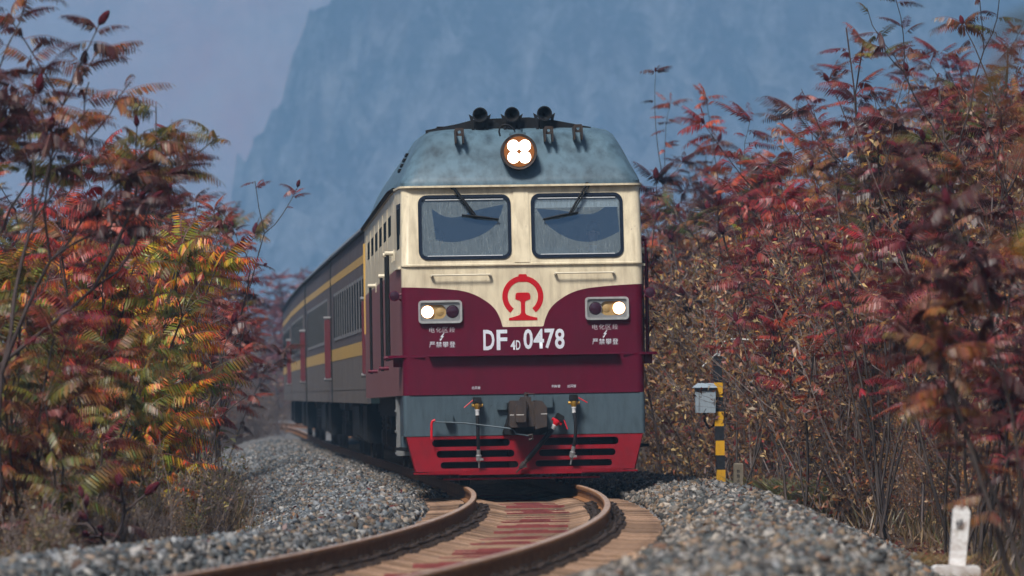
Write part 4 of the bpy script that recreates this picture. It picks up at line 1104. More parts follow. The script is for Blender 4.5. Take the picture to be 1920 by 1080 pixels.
m = MB(); m.add([(-.068, -.068, 0), (.068, -.068, 0), (.068, .068, 0), (-.068, .068, 0), (-.068, -.068, zz - .02), (.068, -.068, zz - .02), (.068, .068, zz - .02), (-.068, .068, zz - .02), (-.055, -.055, zz), (.055, -.055, zz), (.055, .055, zz), (-.055, .055, zz)],
                [(0, 1, 5, 4), (1, 2, 6, 5), (2, 3, 7, 6), (3, 0, 4, 7), (4, 5, 9, 8), (5, 6, 10, 9), (6, 7, 11, 10), (7, 4, 8, 11), (8, 9, 10, 11)]); m.build('shaft', 'concrete_post', bp)
lettered(bp, '铁路水准', 0, -.070, zz - .115, .048, 'letter_black', .068)
yw = 50.
wx = at(1795, yw)
wp = empty('curve_post', (wx, yw, zt(1080, yw))); tag(wp, 'weathered white lettered post on a block at the right edge', 'marker post')
z0 = wp.location.z
m = MB(); hgt = zt(947, yw) - z0; b0 = zt(1060, yw) - z0
M_ = Matrix.Rotation(R(3.5), 4, 'Y')
m.prism([(-.068, b0), (.058, b0), (.072, hgt - .05), (.045, hgt - .006), (.0, hgt), (-.045, hgt - .006), (-.064, hgt - .045)], -.06, .06, 0, Matrix.Translation((0, 0, b0)) @ M_ @ Matrix.Translation((0, 0, -b0))); m.build('shaft', 'post_white', wp)
o = obj('character', text_mesh('缓', .085, .062), wp, ['letter_black']); o.location = (.013, -.0615, zt(983, yw) - z0)
m = MB(); m.box((-.20, -.16, -.25), (.17, .16, b0), bev=.02); m.build('block', 'post_white', wp)

# ------------------------------------------------------------------ plants
PAL = {
    'fire': [(.11, .15, .015), (.24, .25, .02), (.44, .27, .02), (.54, .15, .015), (.42, .045, .018)],
    'crimson': [(.10, .018, .022), (.17, .022, .026), (.24, .028, .028), (.19, .042, .028), (.28, .045, .045)],
    'scarlet': [(.15, .04, .018), (.27, .03, .018), (.37, .032, .022), (.42, .065, .03), (.31, .022, .03)],
    'maroon': [(.03, .010, .012), (.05, .012, .014), (.075, .015, .017), (.05, .018, .016), (.085, .025, .020)],
    'olive': [(.05, .06, .014), (.10, .095, .018), (.16, .13, .022), (.19, .10, .02), (.12, .045, .02)],
    'rust': [(.10, .035, .015), (.17, .06, .02), (.25, .085, .022), (.15, .045, .022), (.23, .13, .04)],
    'green': [(.05, .075, .02), (.08, .095, .03), (.13, .10, .04), (.12, .055, .035), (.10, .035, .03)],
    'yellow': [(.30, .30, .03), (.38, .28, .03), (.30, .18, .03), (.35, .34, .05), (.25, .12, .03)],
}
def frond_np(seed, pal, droop, pairs=15):
    """compound leaf along +x, length 1: rachis and hanging lance-shaped leaflets"""
    r = random.Random(seed); V, F, C = [], [], []
    rise = r.uniform(.05, .3); sag = r.uniform(.25, .6); side = r.uniform(-.12, .12)
    P = lambda t: Vector((t * (1 - .1 * sag), side * t * t, rise * t - sag * t * t))
    def quad(pts, c):
        n = len(V); V.extend(pts); C.extend([c] * len(pts)); return n
    prev = None
    stem = (.16, .05, .045) if pal not in ('olive', 'green') else (.12, .09, .04)
    for k in range(7):
        p = P(k / 6); w = .009 * (1 - .6 * k / 6)
        n = quad([p + Vector((0, -w, 0)), p + Vector((0, 0, w * 1.5)), p + Vector((0, w, 0))], stem)
        if prev is not None: F.extend([(prev, prev + 1, n + 1), (prev, n + 1, n), (prev + 1, prev + 2, n + 2), (prev + 1, n + 2, n + 1)])
        prev = n
    cs = PAL[pal]
    for i in range(pairs + 1):
        t = .14 + .86 * i / pairs
        for s in ((-1, 1) if i < pairs else (0,)):
            if r.random() < .05: continue
            p = P(t); tg = (P(min(1, t + .02)) - P(t - .02)).normalized()
            L = (.09 + .125 * math.sin(math.pi * min(1, .15 + .8 * t))) * r.uniform(.8, 1.15)
            dr = droop * r.uniform(.7, 1.3)
            sd = Vector((0, 1, 0)) * s
            d = (tg * (.22 if s else 1.) + sd * .8 + Vector((0, 0, -dr))).normalized()
            wv = d.cross(Vector((0, 0, 1)) if s == 0 else tg.cross(sd)).normalized()
            wv = (wv + tg * r.uniform(-.3, .3)).normalized()
            W = L * .105; tip = Vector((0, 0, -L * .22 * dr)) + tg * L * .08
            ct = t + r.uniform(-.25, .25); ct = min(.999, max(0, ct)) * (len(cs) - 1); a = int(ct); fr = ct - a
            c = [(cs[a][q] * (1 - fr) + cs[min(a + 1, len(cs) - 1)][q] * fr) * r.uniform(.75, 1.25) for q in range(3)]
            n = quad([p, p + d * L * .3 - wv * W, p + d * L * .3 + wv * W, p + d * L * .68 - wv * W * .8 + tip * .4, p + d * L * .68 + wv * W * .8 + tip * .4, p + d * L + tip], c)
            F.extend([(n, n + 1, n + 2), (n + 1, n + 3, n + 4), (n + 1, n + 4, n + 2), (n + 3, n + 5, n + 4)])
    return np.array([v_[:] for v_ in V]), np.array(F), np.array(C)
FR = {p: [frond_np(hash_ * 31 + i, p, d) for i, d in enumerate((.35, .6, .9, 1.3, 1.7))] for hash_, p in enumerate(PAL)}
FR_ME = {}
def frond_mesh(p, i):
    if (p, i) not in FR_ME:
        v_, f_, c_ = FR[p][i]; me = mesh_np('frond', v_, f_, c_); me.materials.append(MATS['leaf']); FR_ME[p, i] = me
    return FR_ME[p, i]

cone_v = MB()
_pr = [(.0, .0), (.5, .12), (.9, .3), (1., .5), (.85, .75), (.5, .95), (.12, 1.08)]
def cone_mesh():
    r = random.Random(3); vs = []; fs = []; n = 9
    for rad, h in _pr:
        for k in range(n):
            w = 2 * math.pi * k / n; q = rad * r.uniform(.82, 1.12)
            vs.append((.042 * q * math.cos(w), .042 * q * math.sin(w), .17 * h + r.uniform(-.006, .006)))
    for i in range(len(_pr) - 1):
        for k in range(n): fs.append((i * n + k, i * n + (k + 1) % n, (i + 1) * n + (k + 1) % n, (i + 1) * n + k))
    return vs, fs
pmat('fruit', (.075, .008, .016), .9, 0, (.03, .006, .01), .6, 60, 1, False, .8, 120)
_t = MB(); _t.add(*cone_mesh()); _o = _t.build('fruit_cone', 'fruit', None, smooth=False); CONE = _o.data; bpy.data.objects.remove(_o)

def tubes_np(segs, n=3):
    """segs: list of (p0, p1, r0, r1) -> arrays"""
    P0 = np.array([s[0] for s in segs]); P1 = np.array([s[1] for s in segs]); R0 = np.array([s[2] for s in segs]); R1 = np.array([s[3] for s in segs])
    T = P1 - P0; T /= np.linalg.norm(T, axis=1)[:, None] + 1e-9
    up = np.where(np.abs(T[:, 2:3]) < .9, np.array([[0, 0, 1.]]), np.array([[1., 0, 0]]))
    A = np.cross(T, up); A /= np.linalg.norm(A, axis=1)[:, None]; B = np.cross(A, T)
    V = np.zeros((len(segs), 2 * n, 3))
    for k in range(n):
        w = 2 * math.pi * k / n; d = A * math.cos(w) + B * math.sin(w)
        V[:, k] = P0 + d * R0[:, None]; V[:, n + k] = P1 + d * R1[:, None]
    q = np.array([(k, (k + 1) % n, n + (k + 1) % n, n + k) for k in range(n)])
    F = q[None] + (np.arange(len(segs)) * 2 * n)[:, None, None]
    return V.reshape(-1, 3), F.reshape(-1, 4)

def grow(r, p, d, L, rad, depth, segs, tips, spread=.6, up=.25, wob=.12, child=(2, 3), shrink=.72):
    """one curved shoot that forks at its end"""
    n = 4
    for k in range(n):
        d = (d + Vector((r.gauss(0, wob), r.gauss(0, wob), r.gauss(0, wob) + up / n))).normalized()
        q = p + d * L / n
        segs.append((p[:], q[:], rad * (1 - .08 * k), rad * (1 - .08 * (k + 1)))); p = q
    if depth == 0: tips.append((p.copy(), d.copy())); return
    m = r.randint(*child)
    a0 = r.uniform(0, 6.28)
    for k in range(m):
        a = a0 + 6.28 * k / m + r.uniform(-.4, .4)
        side = d.cross(Vector((math.cos(a), math.sin(a), .3))).normalized()
        grow(r, p, (d + side * spread * r.uniform(.7, 1.2)).normalized(), L * shrink * r.uniform(.8, 1.15), rad * .62, depth - 1, segs, tips, spread, up, wob, child, shrink)

def rot_to(d, roll):
    d = d.normalized(); q = d.to_track_quat('X', 'Z').to_matrix()
    return q @ Matrix.Rotation(roll, 3, 'X')

def sumac(name, label, base, height, pal, seed, lean=(0, 0), depth=3, per_tip=(6, 9), flen=(.45, .7), hero=False, fruit=.3, group=None, spread=.6, droop=(0, 5), stem_r=.035, cat='sumac', elev=(-.25, .6), along=.4):
    r = random.Random(seed)
    root = empty(name, base)
    segs, tips = [], []
    L0 = height / (1 + .72 + .52 + .37 if depth == 3 else (1 + .72 + .52 if depth == 2 else (1.72 if depth == 1 else 1)))
    L0 *= 1.05
    d0 = Vector((lean[0], lean[1], 1)).normalized()
    grow(r, Vector((0, 0, 0)), d0, L0, stem_r, depth, segs, tips, spread)
    v_, f_ = tubes_np(segs, 5)
    t_o = obj('trunk', mesh_np('trunk', v_, f_), root, ['twig_dark' if 'maroon' in pal else 'bark'])
    pl = pal if isinstance(pal, (list, tuple)) else [pal]
    places = []
    for p, d in tips:
        pp = r.choice(pl)
        k = r.randint(*per_tip); a0 = r.uniform(0, 6.28)
        for i in range(k):
            a = a0 + 6.28 * i / k + r.uniform(-.25, .25); e = r.uniform(*elev)
            fd = Vector((math.cos(a) * math.cos(e), math.sin(a) * math.cos(e), math.sin(e))) + d * .25
            q = p - d * r.uniform(0, along)
            places.append((q, fd, r.uniform(*flen), pp, r.randrange(*droop), r.uniform(-.35, .35)))
    if hero:
        crown = empty('crown'); crown.parent = root
        for q, fd, L, pp, vi, roll in places:
            o = bpy.data.objects.new('frond', frond_mesh(pp, vi)); COL.objects.link(o); o.parent = crown
            o.location = q; o.rotation_euler = rot_to(fd, roll).to_euler(); o.scale = (L, L, L)
    else:
        V, F, C = [], [], []; b = 0
        for q, fd, L, pp, vi, roll in places:
            fv, ff, fc = FR[pp][vi]; M_ = np.array(rot_to(fd, roll)) * L
            V.append(fv @ M_.T + np.array(q[:])); F.append(ff + b); C.append(fc * r.uniform(.7, 1.3)); b += len(fv)
        tag(obj('crown', mesh_np('crown', np.concatenate(V), np.concatenate(F), np.concatenate(C)), root, ['leaf']), kind='stuff')
    for p, d in tips:
        if r.random() < fruit:
            o = bpy.data.objects.new('fruit_cone', CONE); COL.objects.link(o); o.parent = root
            o.location = p; o.rotation_euler = (d + Vector((r.gauss(0, .3), r.gauss(0, .3), .3))).to_track_quat('Z', 'Y').to_euler(); s_ = r.uniform(.55, 1.0); o.scale = (s_, s_, s_)
    tag(root, label, cat, group)
    return root

def sumac_clump(name, label, base, height, pal, seed, stems=5, flen=(.4, .65), hero=False, fruit=.3, group=None, droop=(1, 5), lean=(0, 0), from_=.3, per_m=7., splay=.35, cat='sumac', bias=(0, 0)):
    """many-stemmed sumac: leaves in tiers along every stem and a rosette at each top"""
    r = random.Random(seed); root = empty(name, base); segs = []; places = []; tops = []
    pl = pal if isinstance(pal, (list, tuple)) else [pal]
    def leaf(p, d, pp, lo=-.2, hi=.5, sc=1.):
        a = r.uniform(0, 6.28); e = r.uniform(lo, hi)
        fd = Vector((math.cos(a) * math.cos(e) + bias[0], math.sin(a) * math.cos(e) * .9 + bias[1], math.sin(e))) + d * .15
        places.append((p, fd, r.uniform(*flen) * sc, pp, r.randrange(*droop), r.uniform(-.4, .4)))
    def stem(p, d, L, rad, lvl, pp, start):
        n = 8; step = L / n
        for k in range(n):
            d = (d + Vector((r.gauss(0, .07), r.gauss(0, .07), r.gauss(.03, .05)))).normalized(); q = p + d * step
            segs.append((p[:], q[:], rad * (1 - k / n * .55), rad * (1 - (k + 1) / n * .55)))
            if k / n >= start:
                for _ in range(int(step * per_m + r.random())): leaf(p.lerp(q, r.random()), d, pp, -.35, .35, .9)
                if lvl and r.random() < .32:
                    a = r.uniform(0, 6.28); stem(q, (d * .7 + Vector((math.cos(a), math.sin(a), .35)) * .6).normalized(), L * r.uniform(.22, .38), rad * .5, lvl - 1, pp, .35)
            p = q
        for _ in range(r.randint(4, 7)): leaf(p, d, pp, -.1, .95)
        tops.append((p.copy(), d.copy()))
    for k in range(stems):
        a = r.uniform(0, 6.28); o_ = Vector((r.gauss(0, .12), r.gauss(0, .12), 0)); sp = splay * r.uniform(.3, 1.2)
        stem(o_, Vector((math.cos(a) * sp + lean[0], math.sin(a) * sp + lean[1], 1)).normalized(), height * r.uniform(.6, 1.0) * (1.06 if k == 0 else 1), r.uniform(.014, .024), 1, r.choice(pl), from_)
    v_, f_ = tubes_np(segs, 4); tag(obj('stems', mesh_np('stems', v_, f_), root, ['bark']), kind='stuff')
    if hero:
        crown = empty('crown'); crown.parent = root
        for q, fd, L, pp, vi, roll in places[:300]:
            o = bpy.data.objects.new('frond', frond_mesh(pp, vi)); COL.objects.link(o); o.parent = crown
            o.location = q; o.rotation_euler = rot_to(fd, roll).to_euler(); o.scale = (L, L, L)
    else:
        V, F, C = [], [], []; b = 0
        for q, fd, L, pp, vi, roll in places:
            fv, ff, fc = FR[pp][vi]; M_ = np.array(rot_to(fd, roll)) * L
            V.append(fv @ M_.T + np.array(q[:])); F.append(ff + b); C.append(fc * r.uniform(.6, 1.3)); b += len(fv)
        tag(obj('crown', mesh_np('crown', np.concatenate(V), np.concatenate(F), np.concatenate(C)), root, ['leaf']), kind='stuff')
    for p, d in tops:
        if r.random() < fruit:
            o = bpy.data.objects.new('fruit_cone', CONE); COL.objects.link(o); o.parent = root
            o.location = p; o.rotation_euler = (d + Vector((r.gauss(0, .3), r.gauss(0, .3), .3))).to_track_quat('Z', 'Y').to_euler(); s_ = r.uniform(.55, 1.0); o.scale = (s_, s_, s_)
    return tag(root, label, cat, group)

DRY = np.array([(.31, .16, .06), (.42, .25, .10), (.23, .10, .045), (.15, .07, .045), (.50, .35, .17), (.26, .07, .045), (.10, .06, .04), (.38, .17, .05)])
def scrub_data(seed, height, stems, leaves, palette=None, lean=0., density=1., leafy=1.):
    """bare arching shoots with side twigs and clinging dry leaves"""
    r = random.Random(seed); segs = []; ends = []
    for k in range(stems):
        a = r.uniform(0, 6.28); d = Vector((math.cos(a) * r.uniform(.1, .55) + lean, math.sin(a) * r.uniform(.1, .5), 1)).normalized()
        p = Vector((r.gauss(0, .16), r.gauss(0, .16), 0)); L = height * r.uniform(.6, 1.08); n = 7; rad = r.uniform(.006, .013)
        for i in range(n):
            d = (d + Vector((r.gauss(0, .10), r.gauss(0, .10), r.gauss(0, .06) - .03 * i / n))).normalized()
            q = p + d * L / n; segs.append((p[:], q[:], rad * (1 - i / n * .7), rad * (1 - (i + 1) / n * .7)))
            if i > 0:
                for t in range(r.randint(1, 3)):
                    e = (d + Vector((r.gauss(0, .7), r.gauss(0, .7), r.gauss(.1, .4)))).normalized(); tl_ = L * r.uniform(.12, .34) * (1.1 - i / n * .6)
                    m1 = p + e * tl_ * .55; e2 = (e + Vector((r.gauss(0, .25), r.gauss(0, .25), r.gauss(0, .25)))).normalized(); m2 = m1 + e2 * tl_ * .45
                    segs.append((p[:], m1[:], rad * .4, rad * .28)); segs.append((m1[:], m2[:], rad * .28, rad * .12)); ends.append((p, m1)); ends.append((m1, m2))
                    e3 = (e + Vector((r.gauss(0, .5), r.gauss(0, .5), r.gauss(0, .5)))).normalized(); m3 = m1 + e3 * tl_ * .4
                    segs.append((m1[:], m3[:], rad * .2, rad * .1)); ends.append((m1, m3))
            p = q
    tv, tf = tubes_np(segs, 3)
    g = np.random.default_rng(seed)
    n = int(leaves)
    idx = g.integers(0, len(ends), n); t = g.random(n)[:, None]
    A = np.array([ends[i][0][:] for i in range(len(ends))]); B = np.array([ends[i][1][:] for i in range(len(ends))])
    c = A[idx] * (1 - t) + B[idx] * t + g.normal(0, .03, (n, 3))
    d1 = g.normal(size=(n, 3)); d1[:, 2] -= .5; d1 /= np.linalg.norm(d1, axis=1)[:, None]
    d2 = np.cross(d1, g.normal(size=(n, 3))); d2 /= np.linalg.norm(d2, axis=1)[:, None]
    Ls = g.uniform(.025, .075, n)[:, None] * leafy; Ws = Ls * g.uniform(.10, .22, n)[:, None]
    nn = np.cross(d1, d2) * Ls * .25
    V = np.stack([c, c + d1 * Ls * .5 + d2 * Ws + nn, c + d1 * Ls, c + d1 * Ls * .5 - d2 * Ws + nn], 1).reshape(-1, 3)
    F = (np.array([[0, 1, 2, 3]])[None] + (np.arange(n) * 4)[:, None, None]).reshape(-1, 4)
    pal = np.array(palette) if palette is not None else DRY
    C = np.repeat(pal[g.integers(0, len(pal), n)] * g.uniform(.6, 1.35, (n, 1)), 4, 0)
    return tv, tf, V, F, C
SCRUB = {}
def scrub(kind, variant, base, scale, rz, label, group, cat='shrub', name='dry_shrub', join=None):
    key = (kind, variant)
    if key not in SCRUB:
        if kind == 'dry': d = scrub_data(100 + variant, 2.3, 16, 3200)
        elif kind == 'red': d = scrub_data(200 + variant, 2.2, 13, 2600, [(.26, .03, .04), (.34, .05, .05), (.16, .03, .035), (.22, .10, .05), (.14, .08, .05), (.10, .03, .04)])
        elif kind == 'olive': d = scrub_data(300 + variant, 1.4, 18, 2600, [(.09, .10, .03), (.14, .12, .04), (.20, .13, .05), (.07, .06, .03), (.18, .08, .04), (.30, .22, .07)])
        else: d = scrub_data(400 + variant, 1.0, 22, 900, [(.20, .13, .07), (.15, .09, .05), (.26, .18, .09), (.11, .065, .04)], 0, 1, .7)
        tv, tf, V, F, C = d
        a = mesh_np('stems', tv, tf); a.materials.append(MATS['twig']); b = mesh_np('leaves', V, F, C); b.materials.append(MATS['leaf'])
        SCRUB[key] = (a, b, d)
    a, b, d = SCRUB[key]
    if join is not None: join.append((d, base, scale, rz)); return None
    root = empty(name, base, rz); root.scale = (scale, scale, scale)
    for nm, me in (('stems', a), ('leaves', b)):
        o = bpy.data.objects.new(nm, me); COL.objects.link(o); o.parent = root
        tag(o, kind='stuff')
    tag(root, label, cat, group)
    return root
def joined(name, items, label, cat):
    V, F, C = [], [], []; b = 0
    for (tv, tf, lv, lf, lc), base, sc, rz in items:
        tv = tv.reshape(-1, 6, 3)[::2].reshape(-1, 3); tf = tf[:len(tv) // 2]
        c_, s_ = math.cos(rz), math.sin(rz); M_ = np.array([[c_, -s_, 0], [s_, c_, 0], [0, 0, 1]]) * sc
        sel = np.arange(0, len(lf), 5); lvv = lv.reshape(-1, 4, 3)[sel].reshape(-1, 3); lcc = lc.reshape(-1, 4, 3)[sel].reshape(-1, 3)
        for v_, f_, col in ((tv, tf, np.tile(np.array([[.17, .135, .125]]), (len(tv), 1))), (lvv, np.arange(len(lvv)).reshape(-1, 4), lcc)):
            V.append(v_ @ M_.T + np.array(base)); F.append(f_ + b); C.append(col); b += len(v_)
    return tag(obj(name, mesh_np(name, np.concatenate(V), np.concatenate(F), np.concatenate(C)), None, ['leaf']), label, cat, kind='stuff')
def gbase(x, y_, sink=.04): return (x, y_, ground_z(x, y_) - sink)
def hto(px_, top_py, y_): return zt(top_py, y_) - ground_z(at(px_, y_), y_)

# --- named sumacs, left
S = sumac; B = sumac_clump
def put(name, label, px_, y_, top, pal, seed, **kw):
    x = at(px_, y_); return S(name, label, gbase(x, y_), max(.8, hto(px_, top, y_)), pal, seed, **kw)
def clump(label, px_, y_, top, pal, seed, **kw):
    x = at(px_, y_); return B('sumac_bush', label, gbase(x, y_), max(.6, hto(px_, top, y_)), pal, seed, **kw)
put('sumac_tree', 'tall dark-leaved sumac overhanging the top left corner', -110, 52, -30, ['maroon', 'maroon', 'olive'], 5, lean=(.08, 0), depth=3, per_tip=(9, 11), flen=(.36, .52), hero=True, fruit=.35, droop=(2, 5), spread=.62, stem_r=.04, along=.7)
put('sumac_tree', 'second dark sumac, behind the one overhanging the top left corner', -30, 56, 60, ['maroon', 'maroon', 'rust'], 6, lean=(.09, 0), depth=3, per_tip=(8, 10), flen=(.34, .5), hero=True, fruit=.4, droop=(2, 5), spread=.55, stem_r=.035, along=.6)
put('sumac_tree', 'thin dark sumac at the left edge among the overhanging ones', -60, 58, 150, ['maroon', 'olive'], 7, lean=(.05, 0), depth=3, per_tip=(8, 10), flen=(.34, .5), hero=True, fruit=.3, droop=(2, 5), spread=.55, stem_r=.035, along=.6)
clump('orange and green sumac with fern-like leaves nearest the train on the left', 262, 74, 400, ['fire'], 21, stems=7, flen=(.46, .66), hero=True, fruit=.0, droop=(2, 5), splay=.26, bias=(.2, -.25), per_m=6)
clump('yellow-green sumac in front of the orange one on the left', 215, 71, 520, ['fire', 'fire', 'olive'], 22, stems=6, flen=(.5, .72), hero=True, fruit=.0, droop=(2, 5), splay=.4, bias=(.2, -.25), from_=.15)
clump('crimson sumac left of the orange one at half height', 120, 69, 395, ['crimson', 'scarlet', 'fire'], 23, stems=6, flen=(.48, .7), hero=True, fruit=.05, droop=(1, 5), splay=.35, bias=(.1, -.25))
clump('olive-brown sumac at the left edge under the overhanging branches', 10, 60, 470, ['olive', 'rust', 'olive'], 24, stems=6, flen=(.42, .62), hero=True, fruit=.1, droop=(1, 5), splay=.4, from_=.15)
clump('dull red sumac low at the left edge', 50, 57, 620, ['crimson', 'olive', 'rust'], 25, stems=5, flen=(.4, .58), hero=True, fruit=.1, splay=.45, from_=.1)
clump('low yellow-green and orange sumac at the foot of the orange one', 262, 69, 650, ['fire', 'olive'], 31, stems=6, flen=(.4, .6), hero=True, fruit=.0, droop=(2, 5), splay=.45, from_=.1, bias=(.15, -.2))
clump('olive sumac with reddish tips low on the left above the fruiting twigs', 150, 64, 640, ['olive', 'fire', 'crimson'], 32, stems=6, flen=(.4, .58), hero=True, fruit=.1, droop=(2, 5), splay=.45, from_=.1)
put('sumac_bush', 'low leafless sumac bearing dark red fruit near the left ballast', 230, 56, 900, ['maroon'], 33, depth=2, per_tip=(1, 1), flen=(.2, .3), fruit=1.0, spread=.9)
put('sumac_tree', 'slender bare-branched sumac rising against the mist left of the train', 385, 104, 345, ['maroon', 'crimson'], 26, lean=(.06, 0), depth=3, per_tip=(3, 5), flen=(.25, .38), fruit=.6, spread=.45)
clump('dark red sumac behind the orange one on the left', 320, 92, 400, ['maroon', 'crimson'], 27, stems=6, flen=(.35, .5), fruit=.5)
clump('pink-red sumac behind the overhanging dark branches on the left', 190, 96, 320, ['crimson', 'scarlet'], 28, stems=6, flen=(.35, .5), fruit=.4)
clump('crimson sumac between the orange one and the misty trees', 375, 112, 540, ['crimson', 'scarlet', 'maroon'], 29, stems=6, flen=(.38, .55), fruit=.2)
clump('olive and rust sumac in the mist beside the coaches', 405, 128, 545, ['olive', 'rust', 'maroon'], 30, stems=6, flen=(.4, .55), fruit=.2)
# --- right
put('sumac_tree', 'tall slender maroon sumac standing clear above the right-hand thicket', 1665, 78, 120, ['maroon', 'crimson'], 41, lean=(-.07, 0), depth=1, per_tip=(13, 16), flen=(.34, .52), hero=True, fruit=.0, elev=(-.3, .8), spread=.22, droop=(1, 5), along=1.5, stem_r=.022)
put('sumac_tree', 'tall red-brown sumac right of the slender maroon one', 1730, 80, 120, ['crimson', 'rust', 'maroon'], 42, depth=3, per_tip=(5, 8), flen=(.28, .42), hero=True, fruit=.2, spread=.5, along=.7, stem_r=.025)
put('sumac_tree', 'leftmost of three green-tipped sumac shoots on the right skyline', 1338, 112, 330, ['green', 'maroon'], 43, depth=1, per_tip=(11, 14), flen=(.55, .8), hero=True, fruit=0, elev=(.35, 1.15), spread=.2, droop=(0, 3), along=.8, stem_r=.02)
put('sumac_tree', 'green middle one of three sumac shoots on the right skyline', 1448, 106, 300, ['green'], 44, depth=1, per_tip=(11, 14), flen=(.55, .8), hero=True, fruit=0, elev=(.35, 1.15), spread=.2, droop=(0, 3), along=.8, stem_r=.02)
put('sumac_tree', 'rust-coloured last one of three sumac shoots on the right skyline', 1512, 104, 290, ['rust', 'green'], 45, depth=1, per_tip=(11, 14), flen=(.55, .8), hero=True, fruit=0, elev=(.35, 1.15), spread=.2, droop=(0, 3), along=.8, stem_r=.02)
clump('crimson sumac with a wide rosette of leaves right of the train', 1385, 92, 400, ['crimson'], 46, stems=4, flen=(.45, .65), hero=True, fruit=.3, from_=.6, droop=(0, 4))
clump('bright red sumac on the skyline right of the three shoots', 1545, 96, 300, ['scarlet', 'crimson'], 47, stems=6, flen=(.42, .6), hero=True, fruit=.3, from_=.6, per_m=8)
clump('red and orange sumac below the three green-tipped shoots', 1465, 98, 300, ['crimson', 'crimson', 'fire'], 48, stems=5, flen=(.45, .65), hero=True, fruit=.3, droop=(0, 4), from_=.5)
clump('red sumac with upright curled leaves in the middle of the right-hand thicket', 1515, 86, 455, ['crimson', 'scarlet'], 49, stems=4, flen=(.38, .55), hero=True, fruit=.5, from_=.6)
clump('large crimson sumac toward the right edge at mid height', 1800, 66, 500, ['crimson'], 50, stems=4, flen=(.42, .6), hero=True, fruit=.3, droop=(0, 4), from_=.55)
clump('blurred red and orange sumac at the right edge near the camera', 1965, 44, 200, ['crimson', 'rust', 'maroon', 'olive'], 64, stems=5, flen=(.32, .48), hero=True, fruit=.5, from_=.35)
put('sumac_tree', 'dusky tall sumac in the top right corner', 1850, 74, -20, ['maroon', 'green', 'olive'], 52, depth=3, per_tip=(5, 7), flen=(.28, .42), hero=True, fruit=.2, spread=.5, along=.7, stem_r=.03)
put('sumac_bush', 'small red-leaved sumac reaching over the grey box', 1322, 93.5, 745, ['crimson'], 53, lean=(-.1, 0), depth=1, per_tip=(3, 4), flen=(.22, .3), hero=True, fruit=0, spread=.6, stem_r=.012)
clump('maroon sumac full of dark fruit just right of the cab', 1265, 118, 350, ['maroon'], 54, stems=9, flen=(.25, .4), fruit=.95, per_m=2.5)
clump('pink-red sumac glimpsed beside the locomotive handrail', 1235, 128, 325, ['crimson', 'scarlet'], 55, stems=6, flen=(.35, .5), fruit=.3)
clump('fruit-laden dark sumac behind the crimson rosette', 1320, 108, 345, ['maroon', 'rust'], 56, stems=9, flen=(.25, .4), fruit=.95, per_m=2.5)
clump('rust and red sumac below the tall slender one', 1640, 76, 290, ['rust', 'crimson', 'scarlet'], 57, stems=6, flen=(.32, .48), fruit=.3, from_=.4)
clump('orange-brown fruiting sumac at the right edge behind the blurred one', 1830, 62, 250, ['rust', 'maroon', 'crimson'], 58, stems=6, flen=(.32, .45), fruit=.8, from_=.35)
clump('maroon sumac low in the thicket over the lettered white post', 1880, 58, 600, ['maroon', 'crimson'], 59, stems=5, flen=(.32, .48), fruit=.2, from_=.5)

clump('dense dusky sumac filling the upper right below the corner', 1800, 78, 190, ['maroon', 'rust', 'olive'], 60, stems=9, flen=(.36, .52), fruit=.5, from_=.55, per_m=9)
clump('olive and maroon sumac at the top of the right edge', 1885, 75, 120, ['olive', 'maroon', 'crimson'], 61, stems=9, flen=(.36, .52), fruit=.4, from_=.55, per_m=9)
clump('reddish sumac between the slender one and the upper right corner', 1725, 84, 260, ['rust', 'maroon', 'crimson'], 62, stems=9, flen=(.36, .52), fruit=.4, from_=.55, per_m=9)
clump('dusty red sumac right of the three shoots on the skyline', 1585, 92, 290, ['crimson', 'maroon'], 63, stems=9, flen=(.36, .52), fruit=.4, from_=.6, per_m=9)

# --- fillers
CL_CACHE = {}
def BC(kind, variant, base, height, label, group, **kw):
    """a filler sumac: one of a few grown bushes per kind, copied with its parts, turned and scaled"""
    key = (kind, variant)
    pals = {'dark': ['maroon', 'rust'], 'red': ['crimson', 'maroon'], 'redrust': ['maroon', 'rust', 'crimson'], 'leftdark': ['maroon', 'olive'], 'mist': ['maroon', 'crimson']}
    rz = r.uniform(0, 6.28)
    if key not in CL_CACHE:
        o = sumac_clump('sumac_bush', label, base, 3.4, pals[kind], 9000 + variant * 13 + len(kind) * 101, group=group, **kw)
        CL_CACHE[key] = (o, kids(o))
    else:
        src, ch = CL_CACHE[key]; o = src.copy(); COL.objects.link(o); o.location = base; tag(o, label, 'sumac', group)
        for c in ch: q = c.copy(); COL.objects.link(q); q.parent = o
    o.rotation_euler = (0, 0, rz); o.scale = (height / 3.4,) * 3
    return o
r = random.Random(77)
SKY = lambda p: float(np.interp(p, [1200, 1300, 1400, 1500, 1600, 1700, 1800, 1920], [345, 305, 295, 290, 270, 200, 110, 40]))
def where_r(px_, y_):
    side = 'beside the train' if px_ < 1300 else 'behind the banded post' if px_ < 1450 else 'in the middle' if px_ < 1640 else 'above the white post' if px_ < 1800 else 'at the right edge'
    return side
def share(base, kind): return base, kind
FAR_R, FAR_L = [], []
